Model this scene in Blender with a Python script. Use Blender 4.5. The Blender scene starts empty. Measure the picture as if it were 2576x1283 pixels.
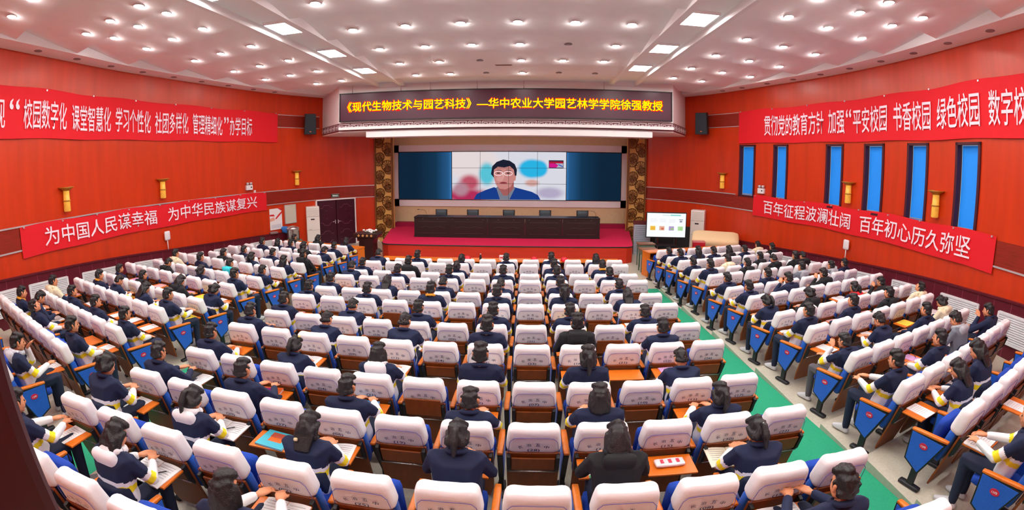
import bpy, bmesh, math, random
import numpy as np
from mathutils import Matrix, Vector, noise

SC = bpy.context.scene
COL = SC.collection
PI = math.pi
random.seed(7)

# ---------------------------------------------------------------- camera, world, exposure
CZ = 3.62
cam = bpy.data.cameras.new('camera')
cam_ob = bpy.data.objects.new('camera', cam)
COL.objects.link(cam_ob)
SC.camera = cam_ob
cam.type = 'PANO'                                   # the photograph is a wide-angle (fisheye-like) shot
cam.panorama_type = 'FISHEYE_LENS_POLYNOMIAL'
cam.sensor_width = 36
cam.sensor_fit = 'HORIZONTAL'
cam.fisheye_fov = PI
cam.fisheye_polynomial_k0 = 0
cam.fisheye_polynomial_k1 = -0.062114147858041036
cam.fisheye_polynomial_k2 = -8.228380996174881e-06
cam.fisheye_polynomial_k3 = 9.539934601778804e-06
cam.fisheye_polynomial_k4 = -7.980389019131254e-08
cam.shift_x = (1288 - 1268.85) / 2576
cam.shift_y = (536.34 - 641.5) / 1283
cam.clip_start = 0.01
cam_ob.matrix_world = Matrix(((0.998462357934898, -0.0094806008219823, 0.05461719505007537, 0),
                              (0.0553449761236458, 0.11469635998257972, -0.9918576907120393, 0),
                              (0.00313901337315181, 0.9933553559601924, 0.11504470166088686, CZ), (0, 0, 0, 1)))
world = bpy.data.worlds.new('world')
SC.world = world
world.use_nodes = True
world.node_tree.nodes['Background'].inputs[0].default_value = (0.8, 0.9, 1, 1)
world.node_tree.nodes['Background'].inputs[1].default_value = 0.3
SC.view_settings.view_transform = 'Standard'
SC.view_settings.look = 'None'
SC.view_settings.exposure = 0.75
SC.view_settings.gamma = 1.0
SC.view_settings.use_curve_mapping = False
SC.cycles.max_bounces = 7
SC.cycles.diffuse_bounces = 5
SC.cycles.glossy_bounces = 3
SC.cycles.caustics_reflective = False
SC.cycles.caustics_refractive = False
SC.cycles.sample_clamp_indirect = 6

DOWN_E = 105.0        # radiance of the round downlights
TROF_E = 20.0        # radiance of the square ceiling lamps

# unseen fill lamps added under the alcove soffit to brighten the stage wall
for lx in (-4.6, -2.2, .3, 2.7):
    la = bpy.data.lights.new('alcove_fill_light', 'AREA'); la.energy = 70; la.shape = 'DISK'; la.size = .35
    lo = bpy.data.objects.new('alcove_fill_light', la); COL.objects.link(lo); lo.location = (lx, 17.6, 4.78); lo.rotation_euler = (.45, 0, 0)

# ---------------------------------------------------------------- materials
def lin(h):
    h = h.lstrip('#')
    c = [int(h[i:i + 2], 16) / 255 for i in (0, 2, 4)]
    return tuple(x / 12.92 if x <= 0.04045 else ((x + 0.055) / 1.055) ** 2.4 for x in c) + (1,)

MATS = {}
def mat(name, col, rough=0.5, metal=0.0, emit=0.0, spec=0.5, noise_amt=0.0, nscale=20, bump=0.0, bscale=60, stretch=None, sheen=0.0):
    if name in MATS: return MATS[name]
    m = bpy.data.materials.new(name); m.use_nodes = True
    nt = m.node_tree; b = nt.nodes['Principled BSDF']
    c = lin(col) if isinstance(col, str) else col
    b.inputs['Base Color'].default_value = c
    b.inputs['Roughness'].default_value = rough
    b.inputs['Metallic'].default_value = metal
    b.inputs['Specular IOR Level'].default_value = spec
    if sheen: b.inputs['Sheen Weight'].default_value = sheen
    if emit:
        b.inputs['Emission Color'].default_value = c
        b.inputs['Emission Strength'].default_value = emit
    if noise_amt or bump:
        tc = nt.nodes.new('ShaderNodeTexCoord'); mp = nt.nodes.new('ShaderNodeMapping')
        nt.links.new(tc.outputs['Object'], mp.inputs[0])
        if stretch: mp.inputs['Scale'].default_value = stretch
    if noise_amt:
        n = nt.nodes.new('ShaderNodeTexNoise'); n.inputs['Scale'].default_value = nscale; n.inputs['Detail'].default_value = 4
        nt.links.new(mp.outputs[0], n.inputs['Vector'])
        r = nt.nodes.new('ShaderNodeValToRGB')
        r.color_ramp.elements[0].position = 0.3; r.color_ramp.elements[1].position = 0.7
        r.color_ramp.elements[0].color = tuple(x * (1 - noise_amt) for x in c[:3]) + (1,)
        r.color_ramp.elements[1].color = tuple(min(1, x * (1 + noise_amt)) for x in c[:3]) + (1,)
        nt.links.new(n.outputs['Fac'], r.inputs[0]); nt.links.new(r.outputs[0], b.inputs['Base Color'])
    if bump:
        n2 = nt.nodes.new('ShaderNodeTexNoise'); n2.inputs['Scale'].default_value = bscale; n2.inputs['Detail'].default_value = 3
        nt.links.new(mp.outputs[0], n2.inputs['Vector'])
        bp = nt.nodes.new('ShaderNodeBump'); bp.inputs['Strength'].default_value = bump; bp.inputs['Distance'].default_value = 0.01
        nt.links.new(n2.outputs['Fac'], bp.inputs['Height']); nt.links.new(bp.outputs[0], b.inputs['Normal'])
    MATS[name] = m
    return m

def emis(name, col, s=1.0):
    if name in MATS: return MATS[name]
    m = bpy.data.materials.new(name); m.use_nodes = True
    nt = m.node_tree; nt.nodes.clear()
    e = nt.nodes.new('ShaderNodeEmission'); o = nt.nodes.new('ShaderNodeOutputMaterial')
    e.inputs[0].default_value = lin(col) if isinstance(col, str) else col
    e.inputs[1].default_value = s
    nt.links.new(e.outputs[0], o.inputs[0])
    MATS[name] = m
    return m

M_WALL = mat('red_wood_wall', '#c8370c', 0.33, noise_amt=0.10, nscale=1.5, stretch=(3, 3, 0.35))
M_BAND = mat('dark_red_wood_band', '#8c2413', 0.35, noise_amt=0.22, nscale=2.5, stretch=(1, 1, 14))
M_DADO = mat('maroon_wood_panel', '#5a0f20', 0.4, noise_amt=0.12, nscale=4)
M_WHITE = mat('white_plaster', '#f1f1f3', 0.75)
M_CEIL = mat('white_ceiling_paint', '#f4f3f5', 0.8, noise_amt=0.02, nscale=3)
M_FLOOR = mat('pale_terrazzo_tile', '#c4bfae', 0.35, noise_amt=0.08, nscale=30)
M_RISER = mat('pale_stone_riser', '#b3b8a6', 0.5, noise_amt=0.06, nscale=30)
M_GREEN = mat('green_carpet', '#1c9a72', 0.9, noise_amt=0.10, nscale=60)
M_COVER = mat('white_seat_cover_cloth', '#eeeef3', 0.9, bump=0.25, bscale=22, noise_amt=0.02, nscale=9)
M_PIPE = mat('purple_blue_piping', '#6a68b4', 0.8)
M_PRINT = mat('blue_black_print', '#2e3566', 0.8)
M_BLUE = mat('blue_upholstery', '#0c5fcf', 0.85, noise_amt=0.12, nscale=90, sheen=0.2)
M_BLUED = mat('blue_seat_fabric', '#0a3fa8', 0.85, noise_amt=0.12, nscale=90)
M_WOOD = mat('orange_brown_wood', '#d9731c', 0.3, noise_amt=0.12, nscale=5, stretch=(1, 6, 6))
M_WOODB = mat('brown_wood_back', '#84400f', 0.4, noise_amt=0.15, nscale=4, stretch=(5, 5, 1))
M_TRAY = mat('orange_tray_wood', '#df7314', 0.33, noise_amt=0.10, nscale=6)
M_BLACK = mat('black_plastic', '#18181d', 0.5)
M_CHAR = mat('charcoal_metal', '#2b2b30', 0.45, metal=0.3)
M_STEEL = mat('brushed_steel', '#c9c9cc', 0.25, metal=0.9)
M_SILVER = mat('silver_rail', '#d9dade', 0.3, metal=0.6)
M_RED = mat('red_banner_cloth', '#df0a1e', 0.75, bump=0.3, bscale=5)
M_PINKW = mat('white_banner_lettering', '#f5e8f4', 0.8)
M_BADGE = mat('red_badge_enamel', '#cf1f45', 0.4)
M_SKIN = mat('skin', '#d8936c', 0.55, noise_amt=0.05, nscale=10)
M_HAIR = mat('black_hair', '#131216', 0.45, noise_amt=0.3, nscale=50, bump=0.5, bscale=120)
M_EYE = mat('dark_eye', '#1b1310', 0.3)
M_NAVY = mat('navy_jacket_cloth', '#101e42', 0.85, noise_amt=0.15, nscale=14)
M_JWHITE = mat('white_jacket_cloth', '#e9eaf1', 0.85)
M_YEL = mat('yellow_stripe_cloth', '#f2e020', 0.8)
M_TROU = mat('navy_trouser_cloth', '#18233f', 0.85)
M_GREYT = mat('grey_trouser_cloth', '#57535c', 0.85)
M_SHOE = mat('pale_shoe', '#c9c9cf', 0.6)
M_PAPER = mat('white_paper', '#f0f0f2', 0.8)
M_CREAM = mat('cream_paper', '#ece6cf', 0.8)

# ---------------------------------------------------------------- object helpers
def tag(o, label=None, cat=None, group=None, kind=None):
    if label: o['label'] = label
    if cat: o['category'] = cat
    if group: o['group'] = group
    if kind: o['kind'] = kind
    return o

def empty(name, loc=(0, 0, 0), rz=0.0):
    o = bpy.data.objects.new(name, None); COL.objects.link(o)
    o.location = loc; o.rotation_euler = (0, 0, rz); o.empty_display_size = 0.1
    return o

def link(name, me, parent=None, matrix=None):
    o = bpy.data.objects.new(name, me); COL.objects.link(o)
    if parent: o.parent = parent
    if matrix is not None: o.matrix_local = matrix
    return o

class MB:
    """Collects shapes into one mesh."""
    def __init__(self, *mats):
        self.bm = bmesh.new(); self.mats = list(mats)
    def face(self, pts, mi=0, smooth=False):
        vs = [self.bm.verts.new(p) for p in pts]
        f = self.bm.faces.new(vs); f.material_index = mi; f.smooth = smooth
        return f
    def box(self, c, s, mi=0, rot=None, bev=0.0):
        x, y, z = s[0] / 2, s[1] / 2, s[2] / 2
        R = rot if rot is not None else Matrix.Identity(3)
        C = Vector(c)
        vs = [self.bm.verts.new(C + R @ Vector((a * x, b * y, d * z))) for a in (-1, 1) for b in (-1, 1) for d in (-1, 1)]
        fs = [self.bm.faces.new([vs[i] for i in q]) for q in ((0, 1, 3, 2), (4, 6, 7, 5), (0, 4, 5, 1), (2, 3, 7, 6), (0, 2, 6, 4), (1, 5, 7, 3))]
        for f in fs: f.material_index = mi
        if bev:
            es = list({e for f in fs for e in f.edges})
            r = bmesh.ops.bevel(self.bm, geom=es, offset=bev, segments=2, affect='EDGES', profile=0.5)
            for f in r['faces']: f.material_index = mi
        return self
    def prism(self, poly, d0, d1, mi=0, M=None, bev=0.0):
        """polygon in the (x, z) plane extruded along y from d0 to d1."""
        M = M or Matrix.Identity(4)
        a = [self.bm.verts.new(M @ Vector((p[0], d0, p[1]))) for p in poly]
        b = [self.bm.verts.new(M @ Vector((p[0], d1, p[1]))) for p in poly]
        fs = [self.bm.faces.new(a), self.bm.faces.new(b[::-1])]
        n = len(poly)
        for i in range(n): fs.append(self.bm.faces.new([a[i], b[i], b[(i + 1) % n], a[(i + 1) % n]][::-1]))
        for f in fs: f.material_index = mi
        if bev:
            es = list({e for f in fs for e in f.edges})
            r = bmesh.ops.bevel(self.bm, geom=es, offset=bev, segments=2, affect='EDGES', profile=0.5)
            for f in r['faces']: f.material_index = mi
        return self
    def tube(self, pts, r, n=8, mi=0, cap=True):
        pts = [Vector(p) for p in pts]; rings = []
        for i, p in enumerate(pts):
            t = (pts[min(i + 1, len(pts) - 1)] - pts[max(i - 1, 0)]).normalized()
            u = t.orthogonal().normalized() if i == 0 else (u - t * u.dot(t)).normalized()
            v = t.cross(u)
            rr = r[i] if isinstance(r, (list, tuple)) else r
            rings.append([self.bm.verts.new(p + (u * math.cos(2 * PI * k / n) + v * math.sin(2 * PI * k / n)) * rr) for k in range(n)])
        for a, b in zip(rings, rings[1:]):
            for k in range(n):
                f = self.bm.faces.new([a[k], a[(k + 1) % n], b[(k + 1) % n], b[k]]); f.smooth = True; f.material_index = mi
        if cap:
            for q in (rings[0][::-1], rings[-1]):
                f = self.bm.faces.new(q); f.material_index = mi
        return self
    def lathe(self, prof, n=20, mi=0, c=(0, 0, 0), half=False, smooth=True):
        C = Vector(c); rings = []
        m = n if not half else n + 1
        for r, z in prof:
            rings.append([self.bm.verts.new(C + Vector((r * math.cos((PI if half else 2 * PI) * k / n), r * math.sin((PI if half else 2 * PI) * k / n), z))) for k in range(m)])
        for a, b in zip(rings, rings[1:]):
            for k in range(n):
                k2 = k + 1 if half else (k + 1) % n
                f = self.bm.faces.new([a[k], a[k2], b[k2], b[k]]); f.smooth = smooth; f.material_index = mi
        for q in (rings[0][::-1], rings[-1]):
            f = self.bm.faces.new(q); f.material_index = mi
        return self
    def rbox(self, s, r, n=5, mi=0, M=None, fn=None):
        """smooth rounded box."""
        M = M or Matrix.Identity(4)
        b = bmesh.new(); bmesh.ops.create_cube(b, size=2.0)
        bmesh.ops.subdivide_edges(b, edges=b.edges[:], cuts=n, use_grid_fill=True)
        h = Vector((s[0] / 2, s[1] / 2, s[2] / 2)); vm = {}
        for v in b.verts:
            p = Vector([math.copysign(abs(q) ** 0.75, q) for q in v.co]); p = Vector((p.x * h.x, p.y * h.y, p.z * h.z))
            rr = min(r, h.x, h.y, h.z)
            inn = Vector([max(-h[i] + rr, min(h[i] - rr, p[i])) for i in range(3)])
            d = p - inn
            if d.length > 1e-9: p = inn + d.normalized() * min(rr, max(d.length, rr if max(abs(q) for q in v.co) > .999 else 0))
            if fn: p = fn(p)
            vm[v] = self.bm.verts.new(M @ p)
        for f in b.faces:
            g = self.bm.faces.new([vm[v] for v in f.verts]); g.smooth = True; g.material_index = mi
        b.free()
        return self
    def mesh(self, name):
        me = bpy.data.meshes.new(name)
        bmesh.ops.recalc_face_normals(self.bm, faces=self.bm.faces[:])
        self.bm.to_mesh(me); self.bm.free()
        for m in self.mats: me.materials.append(m)
        return me
    def build(self, name, parent=None, matrix=None):
        return link(name, self.mesh(name), parent, matrix)

def evaluated(ob, name):
    dg = bpy.context.evaluated_depsgraph_get()
    me = bpy.data.meshes.new_from_object(ob.evaluated_get(dg), depsgraph=dg)
    me.name = name
    return me

def text_mesh(s, size=1.0, off=0.0, m=None, name='lettering', align='CENTER'):
    cu = bpy.data.curves.new('t', 'FONT'); cu.body = s; cu.size = size; cu.offset = off * size
    cu.align_x = align; cu.align_y = 'CENTER'; cu.resolution_u = 2
    ob = bpy.data.objects.new('t', cu); COL.objects.link(ob)
    bpy.context.view_layer.update()
    me = evaluated(ob, name)
    bpy.data.objects.remove(ob); bpy.data.curves.remove(cu)
    me.materials.clear()
    if m: me.materials.append(m)
    return me

def mesh_co(me):
    a = np.empty(len(me.vertices) * 3); me.vertices.foreach_get('co', a); return a.reshape(-1, 3)
def set_co(me, a):
    me.vertices.foreach_set('co', np.asarray(a, float).ravel()); me.update()

def fit_text(s, x0, x1, z0, z1, m, off=0.03, name='lettering'):
    """lettering stretched into the box x0..x1, z0..z1 of the (x, z) plane, y = 0."""
    me = text_mesh(s, 1.0, off, m, name)
    a = mesh_co(me)
    lo, hi = a.min(0), a.max(0)
    b = np.zeros_like(a)
    b[:, 0] = x0 + (a[:, 0] - lo[0]) / max(hi[0] - lo[0], 1e-6) * (x1 - x0)
    b[:, 2] = z0 + (a[:, 1] - lo[1]) / max(hi[1] - lo[1], 1e-6) * (z1 - z0)
    set_co(me, b)
    return me

def join_meshes(name, mes):
    bm = bmesh.new(); mats = []
    for me in mes:
        idx = []
        for m in me.materials:
            if m not in mats: mats.append(m)
            idx.append(mats.index(m))
        n = len(bm.faces)
        bm.from_mesh(me); bm.faces.ensure_lookup_table()
        for f in bm.faces[n:]: f.material_index = idx[f.material_index] if idx else 0
    out = bpy.data.meshes.new(name); bm.to_mesh(out); bm.free()
    for m in mats: out.materials.append(m)
    return out

ORD = ['first', 'second', 'third', 'fourth', 'fifth', 'sixth', 'seventh', 'eighth', 'ninth', 'tenth', 'eleventh', 'twelfth', 'thirteenth', 'fourteenth']

# ---------------------------------------------------------------- the hall: walls, floor, ceiling
WLP = [(-10.5, -2.2), (-10.6, 1), (-10.7, 4), (-10.95, 6.8), (-11.1, 9.0), (-10.97, 10.9), (-10.6, 13.4), (-10.05, 15.6), (-9.3, 17.3), (-8.3, 18.7), (-7.3, 19.5), (-6.62, 19.8)]
WRP = [(8.5, -2.2), (8.6, 1), (8.72, 4), (8.95, 6.5), (9.1, 8.3), (9.03, 10.4), (8.8, 12.1), (8.3, 14.0), (7.55, 16.3), (6.9, 17.7), (6.05, 18.9), (5.3, 19.6), (4.9, 19.8)]
def spline(P, n=12):
    P = np.array(P, float); P = np.vstack([2 * P[0] - P[1], P, 2 * P[-1] - P[-2]]); o = []
    for i in range(1, len(P) - 2):
        for t in np.arange(n) / n:
            a, b, c, d = P[i - 1:i + 3]
            o.append(.5 * (2 * b + (c - a) * t + (2 * a - 5 * b + 4 * c - d) * t * t + (3 * b - a - 3 * c + d) * t ** 3))
    o.append(P[-2]); return np.array(o)
WALL = {'L': spline(WLP), 'R': spline(WRP)}
WS = {k: np.r_[0, np.cumsum(np.hypot(*np.diff(W, axis=0).T))] for k, W in WALL.items()}

def wpt(side, s, off=0.0):
    """point on the wall at arc length s (from the rear), off metres into the room; and the inward normal."""
    W, S = WALL[side], WS[side]
    f = lambda q: np.array([np.interp(q, S, W[:, 0]), np.interp(q, S, W[:, 1])])
    p = f(s); t = f(min(s + .25, S[-1])) - f(max(s - .25, 0)); t /= np.hypot(*t)
    n = np.array([t[1], -t[0]]) if side == 'L' else np.array([-t[1], t[0]])
    return p + n * off, n, t
def wframe(side, s, z, off=0.0):
    """x to the right as seen from the room, y into the room, z up."""
    p, n, t = wpt(side, s, off)
    x = t if side == 'L' else -t
    # x to the right seen from inside, y points away from the viewer (into the wall), keeps the frame right-handed
    return Matrix(((x[0], -n[0], 0, p[0]), (x[1], -n[1], 0, p[1]), (0, 0, 1, z), (0, 0, 0, 1)))

def wall_strip(name, side, s0, s1, zfn, off, m, thick=None, step=0.25, parent=None, uv=False):
    """a strip following the wall between s0 and s1; zfn(s) -> list of heights; optional thickness back to the wall."""
    n = max(2, int(abs(s1 - s0) / step) + 1)
    bm = bmesh.new(); rows = []
    uvl = bm.loops.layers.uv.new('UVMap') if uv else None
    for s in np.linspace(s0, s1, n):
        zs = zfn(s); o = off(s) if callable(off) else off
        r = []
        p, nn, t = wpt(side, s, o)
        if thick:
            q, _, _ = wpt(side, s, o - thick)
            r.append(bm.verts.new((q[0], q[1], zs[0])))
        for z in zs: r.append(bm.verts.new((p[0], p[1], z)))
        if thick: r.append(bm.verts.new((q[0], q[1], zs[-1])))
        rows.append((s, r))
    for (sa, a), (sb, b) in zip(rows, rows[1:]):
        k = len(a)
        for i in range(k if thick else k - 1):
            f = bm.faces.new([a[i], b[i], b[(i + 1) % k], a[(i + 1) % k]])
            if uv:
                for l, (u, v) in zip(f.loops, ((sa, a[i].co.z), (sb, b[i].co.z), (sb, b[(i + 1) % k].co.z), (sa, a[(i + 1) % k].co.z))): l[uvl].uv = (u, v)
    if thick:
        bm.faces.new(rows[0][1]); bm.faces.new(rows[-1][1][::-1])
    bmesh.ops.recalc_face_normals(bm, faces=bm.faces[:])
    me = bpy.data.meshes.new(name); bm.to_mesh(me); bm.free(); me.materials.append(m)
    return link(name, me, parent)

def struct(o):
    o['kind'] = 'structure'; return o

ZC = 6.37
SIDE = {'L': 'left', 'R': 'right'}
WIN_S = [(18.25, 17.44), (16.55, 15.88), (14.24, 13.52), (12.67, 11.9), (11.06, 10.33), (9.42, 8.66)]
def wall_with_openings(side):
    """the curved wall; on the right wall with the six tall window openings."""
    S1 = WS[side][-1]
    cuts = set(np.arange(0, S1, .25).tolist() + [S1]); zs = [-.3, 2.5, 4.36, ZC + .6]
    op = [(b, a) for a, b in WIN_S] if side == 'R' else []
    for a, b in op: cuts |= {a, b}
    cs = sorted(cuts); bm = bmesh.new()
    V = {}
    def vert(s, z, off=0):
        k = (round(s, 4), z, off)
        if k not in V:
            p, _, _ = wpt(side, s, off); V[k] = bm.verts.new((p[0], p[1], z))
        return V[k]
    for a, b in zip(cs, cs[1:]):
        for z0, z1 in zip(zs, zs[1:]):
            mid = (a + b) / 2
            if z0 == 2.5 and any(x < mid < y for x, y in op): continue
            bm.faces.new([vert(a, z0), vert(b, z0), vert(b, z1), vert(a, z1)])
    for x, y in op:
        for z in (2.5, 4.36): bm.faces.new([vert(x, z), vert(y, z), vert(y, z, -.16), vert(x, z, -.16)])
        for s in (x, y): bm.faces.new([vert(s, 2.5), vert(s, 4.36), vert(s, 4.36, -.16), vert(s, 2.5, -.16)])
    bmesh.ops.recalc_face_normals(bm, faces=bm.faces[:])
    me = bpy.data.meshes.new('wall_' + SIDE[side]); bm.to_mesh(me); bm.free(); me.materials.append(M_WALL)
    return struct(link('wall_' + SIDE[side], me))
wall_with_openings('L'); wall_with_openings('R')

tn = [0]
def trim(o):
    tn[0] += 1; o.name = 'trim_%d' % tn[0]; return struct(o)

# rake of the floor: tread levels
def floor_z(v):
    """height of the tread at distance v (measured along the aisle edge of the right-hand block)."""
    z = 0.0
    for y, h in ((12.31, .1), (10.38, .2), (8.38, .3), (6.40, .39), (4.42, .48), (3.5, .57), (2.57, .65), (1.55, .72)):
        if v < y: z = h
    return z
STEPS = [12.31, 10.38, 8.38, 6.40, 4.42, 3.5, 2.57, 1.55]
LEV = [0, .1, .2, .3, .39, .48, .57, .65, .72]
XML, XMR, XL, XR = -4.42, 2.66, -5.55, 3.75
def build_floor():
    def terrace(name, x0, x1, fy, base):
        b = MB(M_FLOOR, M_RISER)
        xs = np.linspace(x0, x1, 9)
        ys = [20.9] + [None] * len(STEPS) + [-2.3]
        for xa, xb in zip(xs, xs[1:]):
            for i in range(len(LEV)):
                f = [fy(STEPS[i - 1], x) if i > 0 else 20.9 for x in (xa, xb)]
                r = [fy(STEPS[i], x) if i < len(STEPS) else -2.3 for x in (xa, xb)]
                z = LEV[i]
                b.face([(xa, r[0], z), (xb, r[1], z), (xb, f[1], z), (xa, f[0], z)], 0)
                if i > 0: b.face([(xa, f[0], LEV[i - 1]), (xb, f[1], LEV[i - 1]), (xb, f[1], z), (xa, f[0], z)], 1)
        # the vertical side along the aisle
        for xe in (x0, x1):
            for i in range(1, len(LEV)):
                f = fy(STEPS[i - 1], xe); r = fy(STEPS[i], xe) if i < len(STEPS) else -2.3
                b.face([(xe, r, -.15), (xe, f, -.15), (xe, f, LEV[i]), (xe, r, LEV[i])], 1)
        return struct(b.build(name))
    terrace('floor', XML, XMR, lambda s, x: s - .52, 0)
    terrace('floor.001', XR, 9.6, lambda s, x: s + .27 * (x - XR), 0)
    terrace('floor.002', XL, -11.6, lambda s, x: s - .1 + .27 * (XL - x), 0)
    # green carpeted ramps of the two aisles and the flat strip in front of the stage
    b = MB(M_GREEN, M_FLOOR)
    for xa, xb in ((XML, XL), (XMR, XR)):
        pts = [(20.9, 0.0), (12.6, 0.0)] + [(y, .0527 * (12.6 - y) - .02) for y in (12.0, 9, 6, 3, 0.5, -2.3)]
        for (ya, za), (yb, zb) in zip(pts, pts[1:]):
            b.face([(xa, ya, za), (xb, ya, za), (xb, yb, zb), (xa, yb, zb)], 0 if ya < 13 else 1)
    struct(b.build('floor.003'))
build_floor()

# rear wall behind the camera, with the gallery opening the photograph is taken through
b = MB(M_WALL); b.box((-1, -2.3, 3.2), (20.5, .15, 7.4)); struct(b.build('wall_rear'))
# dark jamb at the photographer's left
az = math.radians(-66.25); d = 0.62
jx, jy = d * math.sin(az), d * math.cos(az)
M_JAMB = mat('dark_maroon_lacquer', '#3a0a14', 0.35)
b = MB(M_JAMB)
R = Matrix.Rotation(-az, 3, 'Z')
# box whose right-hand front corner lies on the sight line
b.box(Vector((jx, jy, 3.0)) + R @ Vector((-.11, -.09, 0)), (.22, .18, 6.8), rot=R, bev=.012)
trim(b.build('jamb'))

# alcove behind the stage
M_BEIGE = mat('beige_stage_wall', '#dcc79b', 0.7, noise_amt=0.04, nscale=8)
YB = 20.85
b = MB(M_BEIGE)
b.box((-.95, YB + .12, 2.6), (11.6, .2, 5.2))
struct(b.build('wall_front'))
b = MB(M_WALL)
b.box((-6.75, 20.4, 2.6), (.1, 1.3, 5.2)); b.box((5.0, 20.4, 2.6), (.1, 1.3, 5.2))
struct(b.build('wall_stage_return'))
b = MB(M_WHITE); b.box((-.95, 18.5, 4.85), (12.2, 5.0, .1)); trim(b.build('x'))
# white surround of the big screen
b = MB(M_WHITE)
x0, x1, z0, z1 = -6.36, 4.46, 1.5, 4.34
b.box(((x0 + x1) / 2, YB - .01, z1 - .17), (x1 - x0, .06, .34)); b.box(((x0 + x1) / 2, YB - .01, z0 + .17), (x1 - x0, .06, .34))
b.box((x0 + .13, YB - .01, (z0 + z1) / 2), (.27, .06, z1 - z0)); b.box((x1 - .13, YB - .01, (z0 + z1) / 2), (.27, .06, z1 - z0))
trim(b.build('x'))

# front fascia over the stage with its angled returns
YF = 16.3
FX0, FX1 = -7.17, 5.22
RL = (-8.72, 18.15); RR = (6.42, 18.42)
b = MB(M_WHITE)
pl = [(RL[0] - .6, RL[1] + .2), RL, (FX0, YF), (FX1, YF), RR, (RR[0] + .6, RR[1] + .2)]
for (xa, ya), (xb, yb) in zip(pl, pl[1:]):
    b.face([(xa, ya, 4.72), (xb, yb, 4.72), (xb, yb, 6.95), (xa, ya, 6.95)])
b.face([(x, y, 4.72) for x, y in pl] + [(5.6, 20.8, 4.72), (-7.4, 20.8, 4.72)])
struct(b.build('wall_fascia'))
b = MB(M_WHITE); b.box((-.8, YF + .15, 4.605), (10.36, .7, .21), bev=.01); trim(b.build('x'))

# fretwork band
M_MAROON = mat('maroon_fret_ground', '#6d1426', 0.5)
M_FRETW = mat('white_fret_line', '#f0eef0', 0.6)
def fret(name, pa, pb, n, z0, z1, line):
    L = math.hypot(pb[0] - pa[0], pb[1] - pa[1]); ux, uy = (pb[0] - pa[0]) / L, (pb[1] - pa[1]) / L
    M = Matrix(((ux, -uy, 0, pa[0]), (uy, ux, 0, pa[1]), (0, 0, 1, 0), (0, 0, 0, 1)))
    b = MB(M_MAROON, line)
    b.box((L / 2, -.015, (z0 + z1) / 2), (L, .03, z1 - z0))
    U = L / n; h = z1 - z0; w = .021
    def seg(xa, za, xb, zb):
        b.box(((xa + xb) / 2, -.035, (za + zb) / 2), (abs(xb - xa) + w, .012, abs(zb - za) + w), 1)
    for i in range(n):
        o = i * U
        P = lambda u, v: (o + u * U, z0 + v * h)
        def path(ps):
            for (a, c), (e, g) in zip(ps, ps[1:]):
                xa, za = P(a, c); xb, zb = P(e, g); seg(xa, za, xb, zb)
        path([(.30, .86), (.06, .86), (.06, .14), (.62, .14), (.62, .62)])
        path([(.16, .30), (.16, .68), (.42, .68), (.42, .38), (.28, .38)])
        path([(.70, .14), (.94, .14), (.94, .86), (.36, .86)])
        path([(.84, .70), (.84, .30), (.54, .30)])
        path([(.54, .46), (.54, .66), (.72, .66), (.72, .46)])
    o = b.build(name); o.matrix_local = M
    return o
f = fret('fret_band', (FX0, YF), (FX1, YF), 25, 4.77, 5.06, M_FRETW)
tag(f, 'maroon and white Greek key fretwork band under the red LED sign', 'decoration')
M_FRETD = mat('shaded_fret_line', '#cbb9bd', 0.6)  # greyer copy of the fret white, dimmer light on the returns painted in
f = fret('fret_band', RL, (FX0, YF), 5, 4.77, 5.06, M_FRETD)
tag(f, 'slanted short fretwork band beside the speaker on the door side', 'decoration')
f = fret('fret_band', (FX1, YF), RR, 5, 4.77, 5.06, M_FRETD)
tag(f, 'slanted short fretwork band beside the speaker on the window side', 'decoration')

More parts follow.
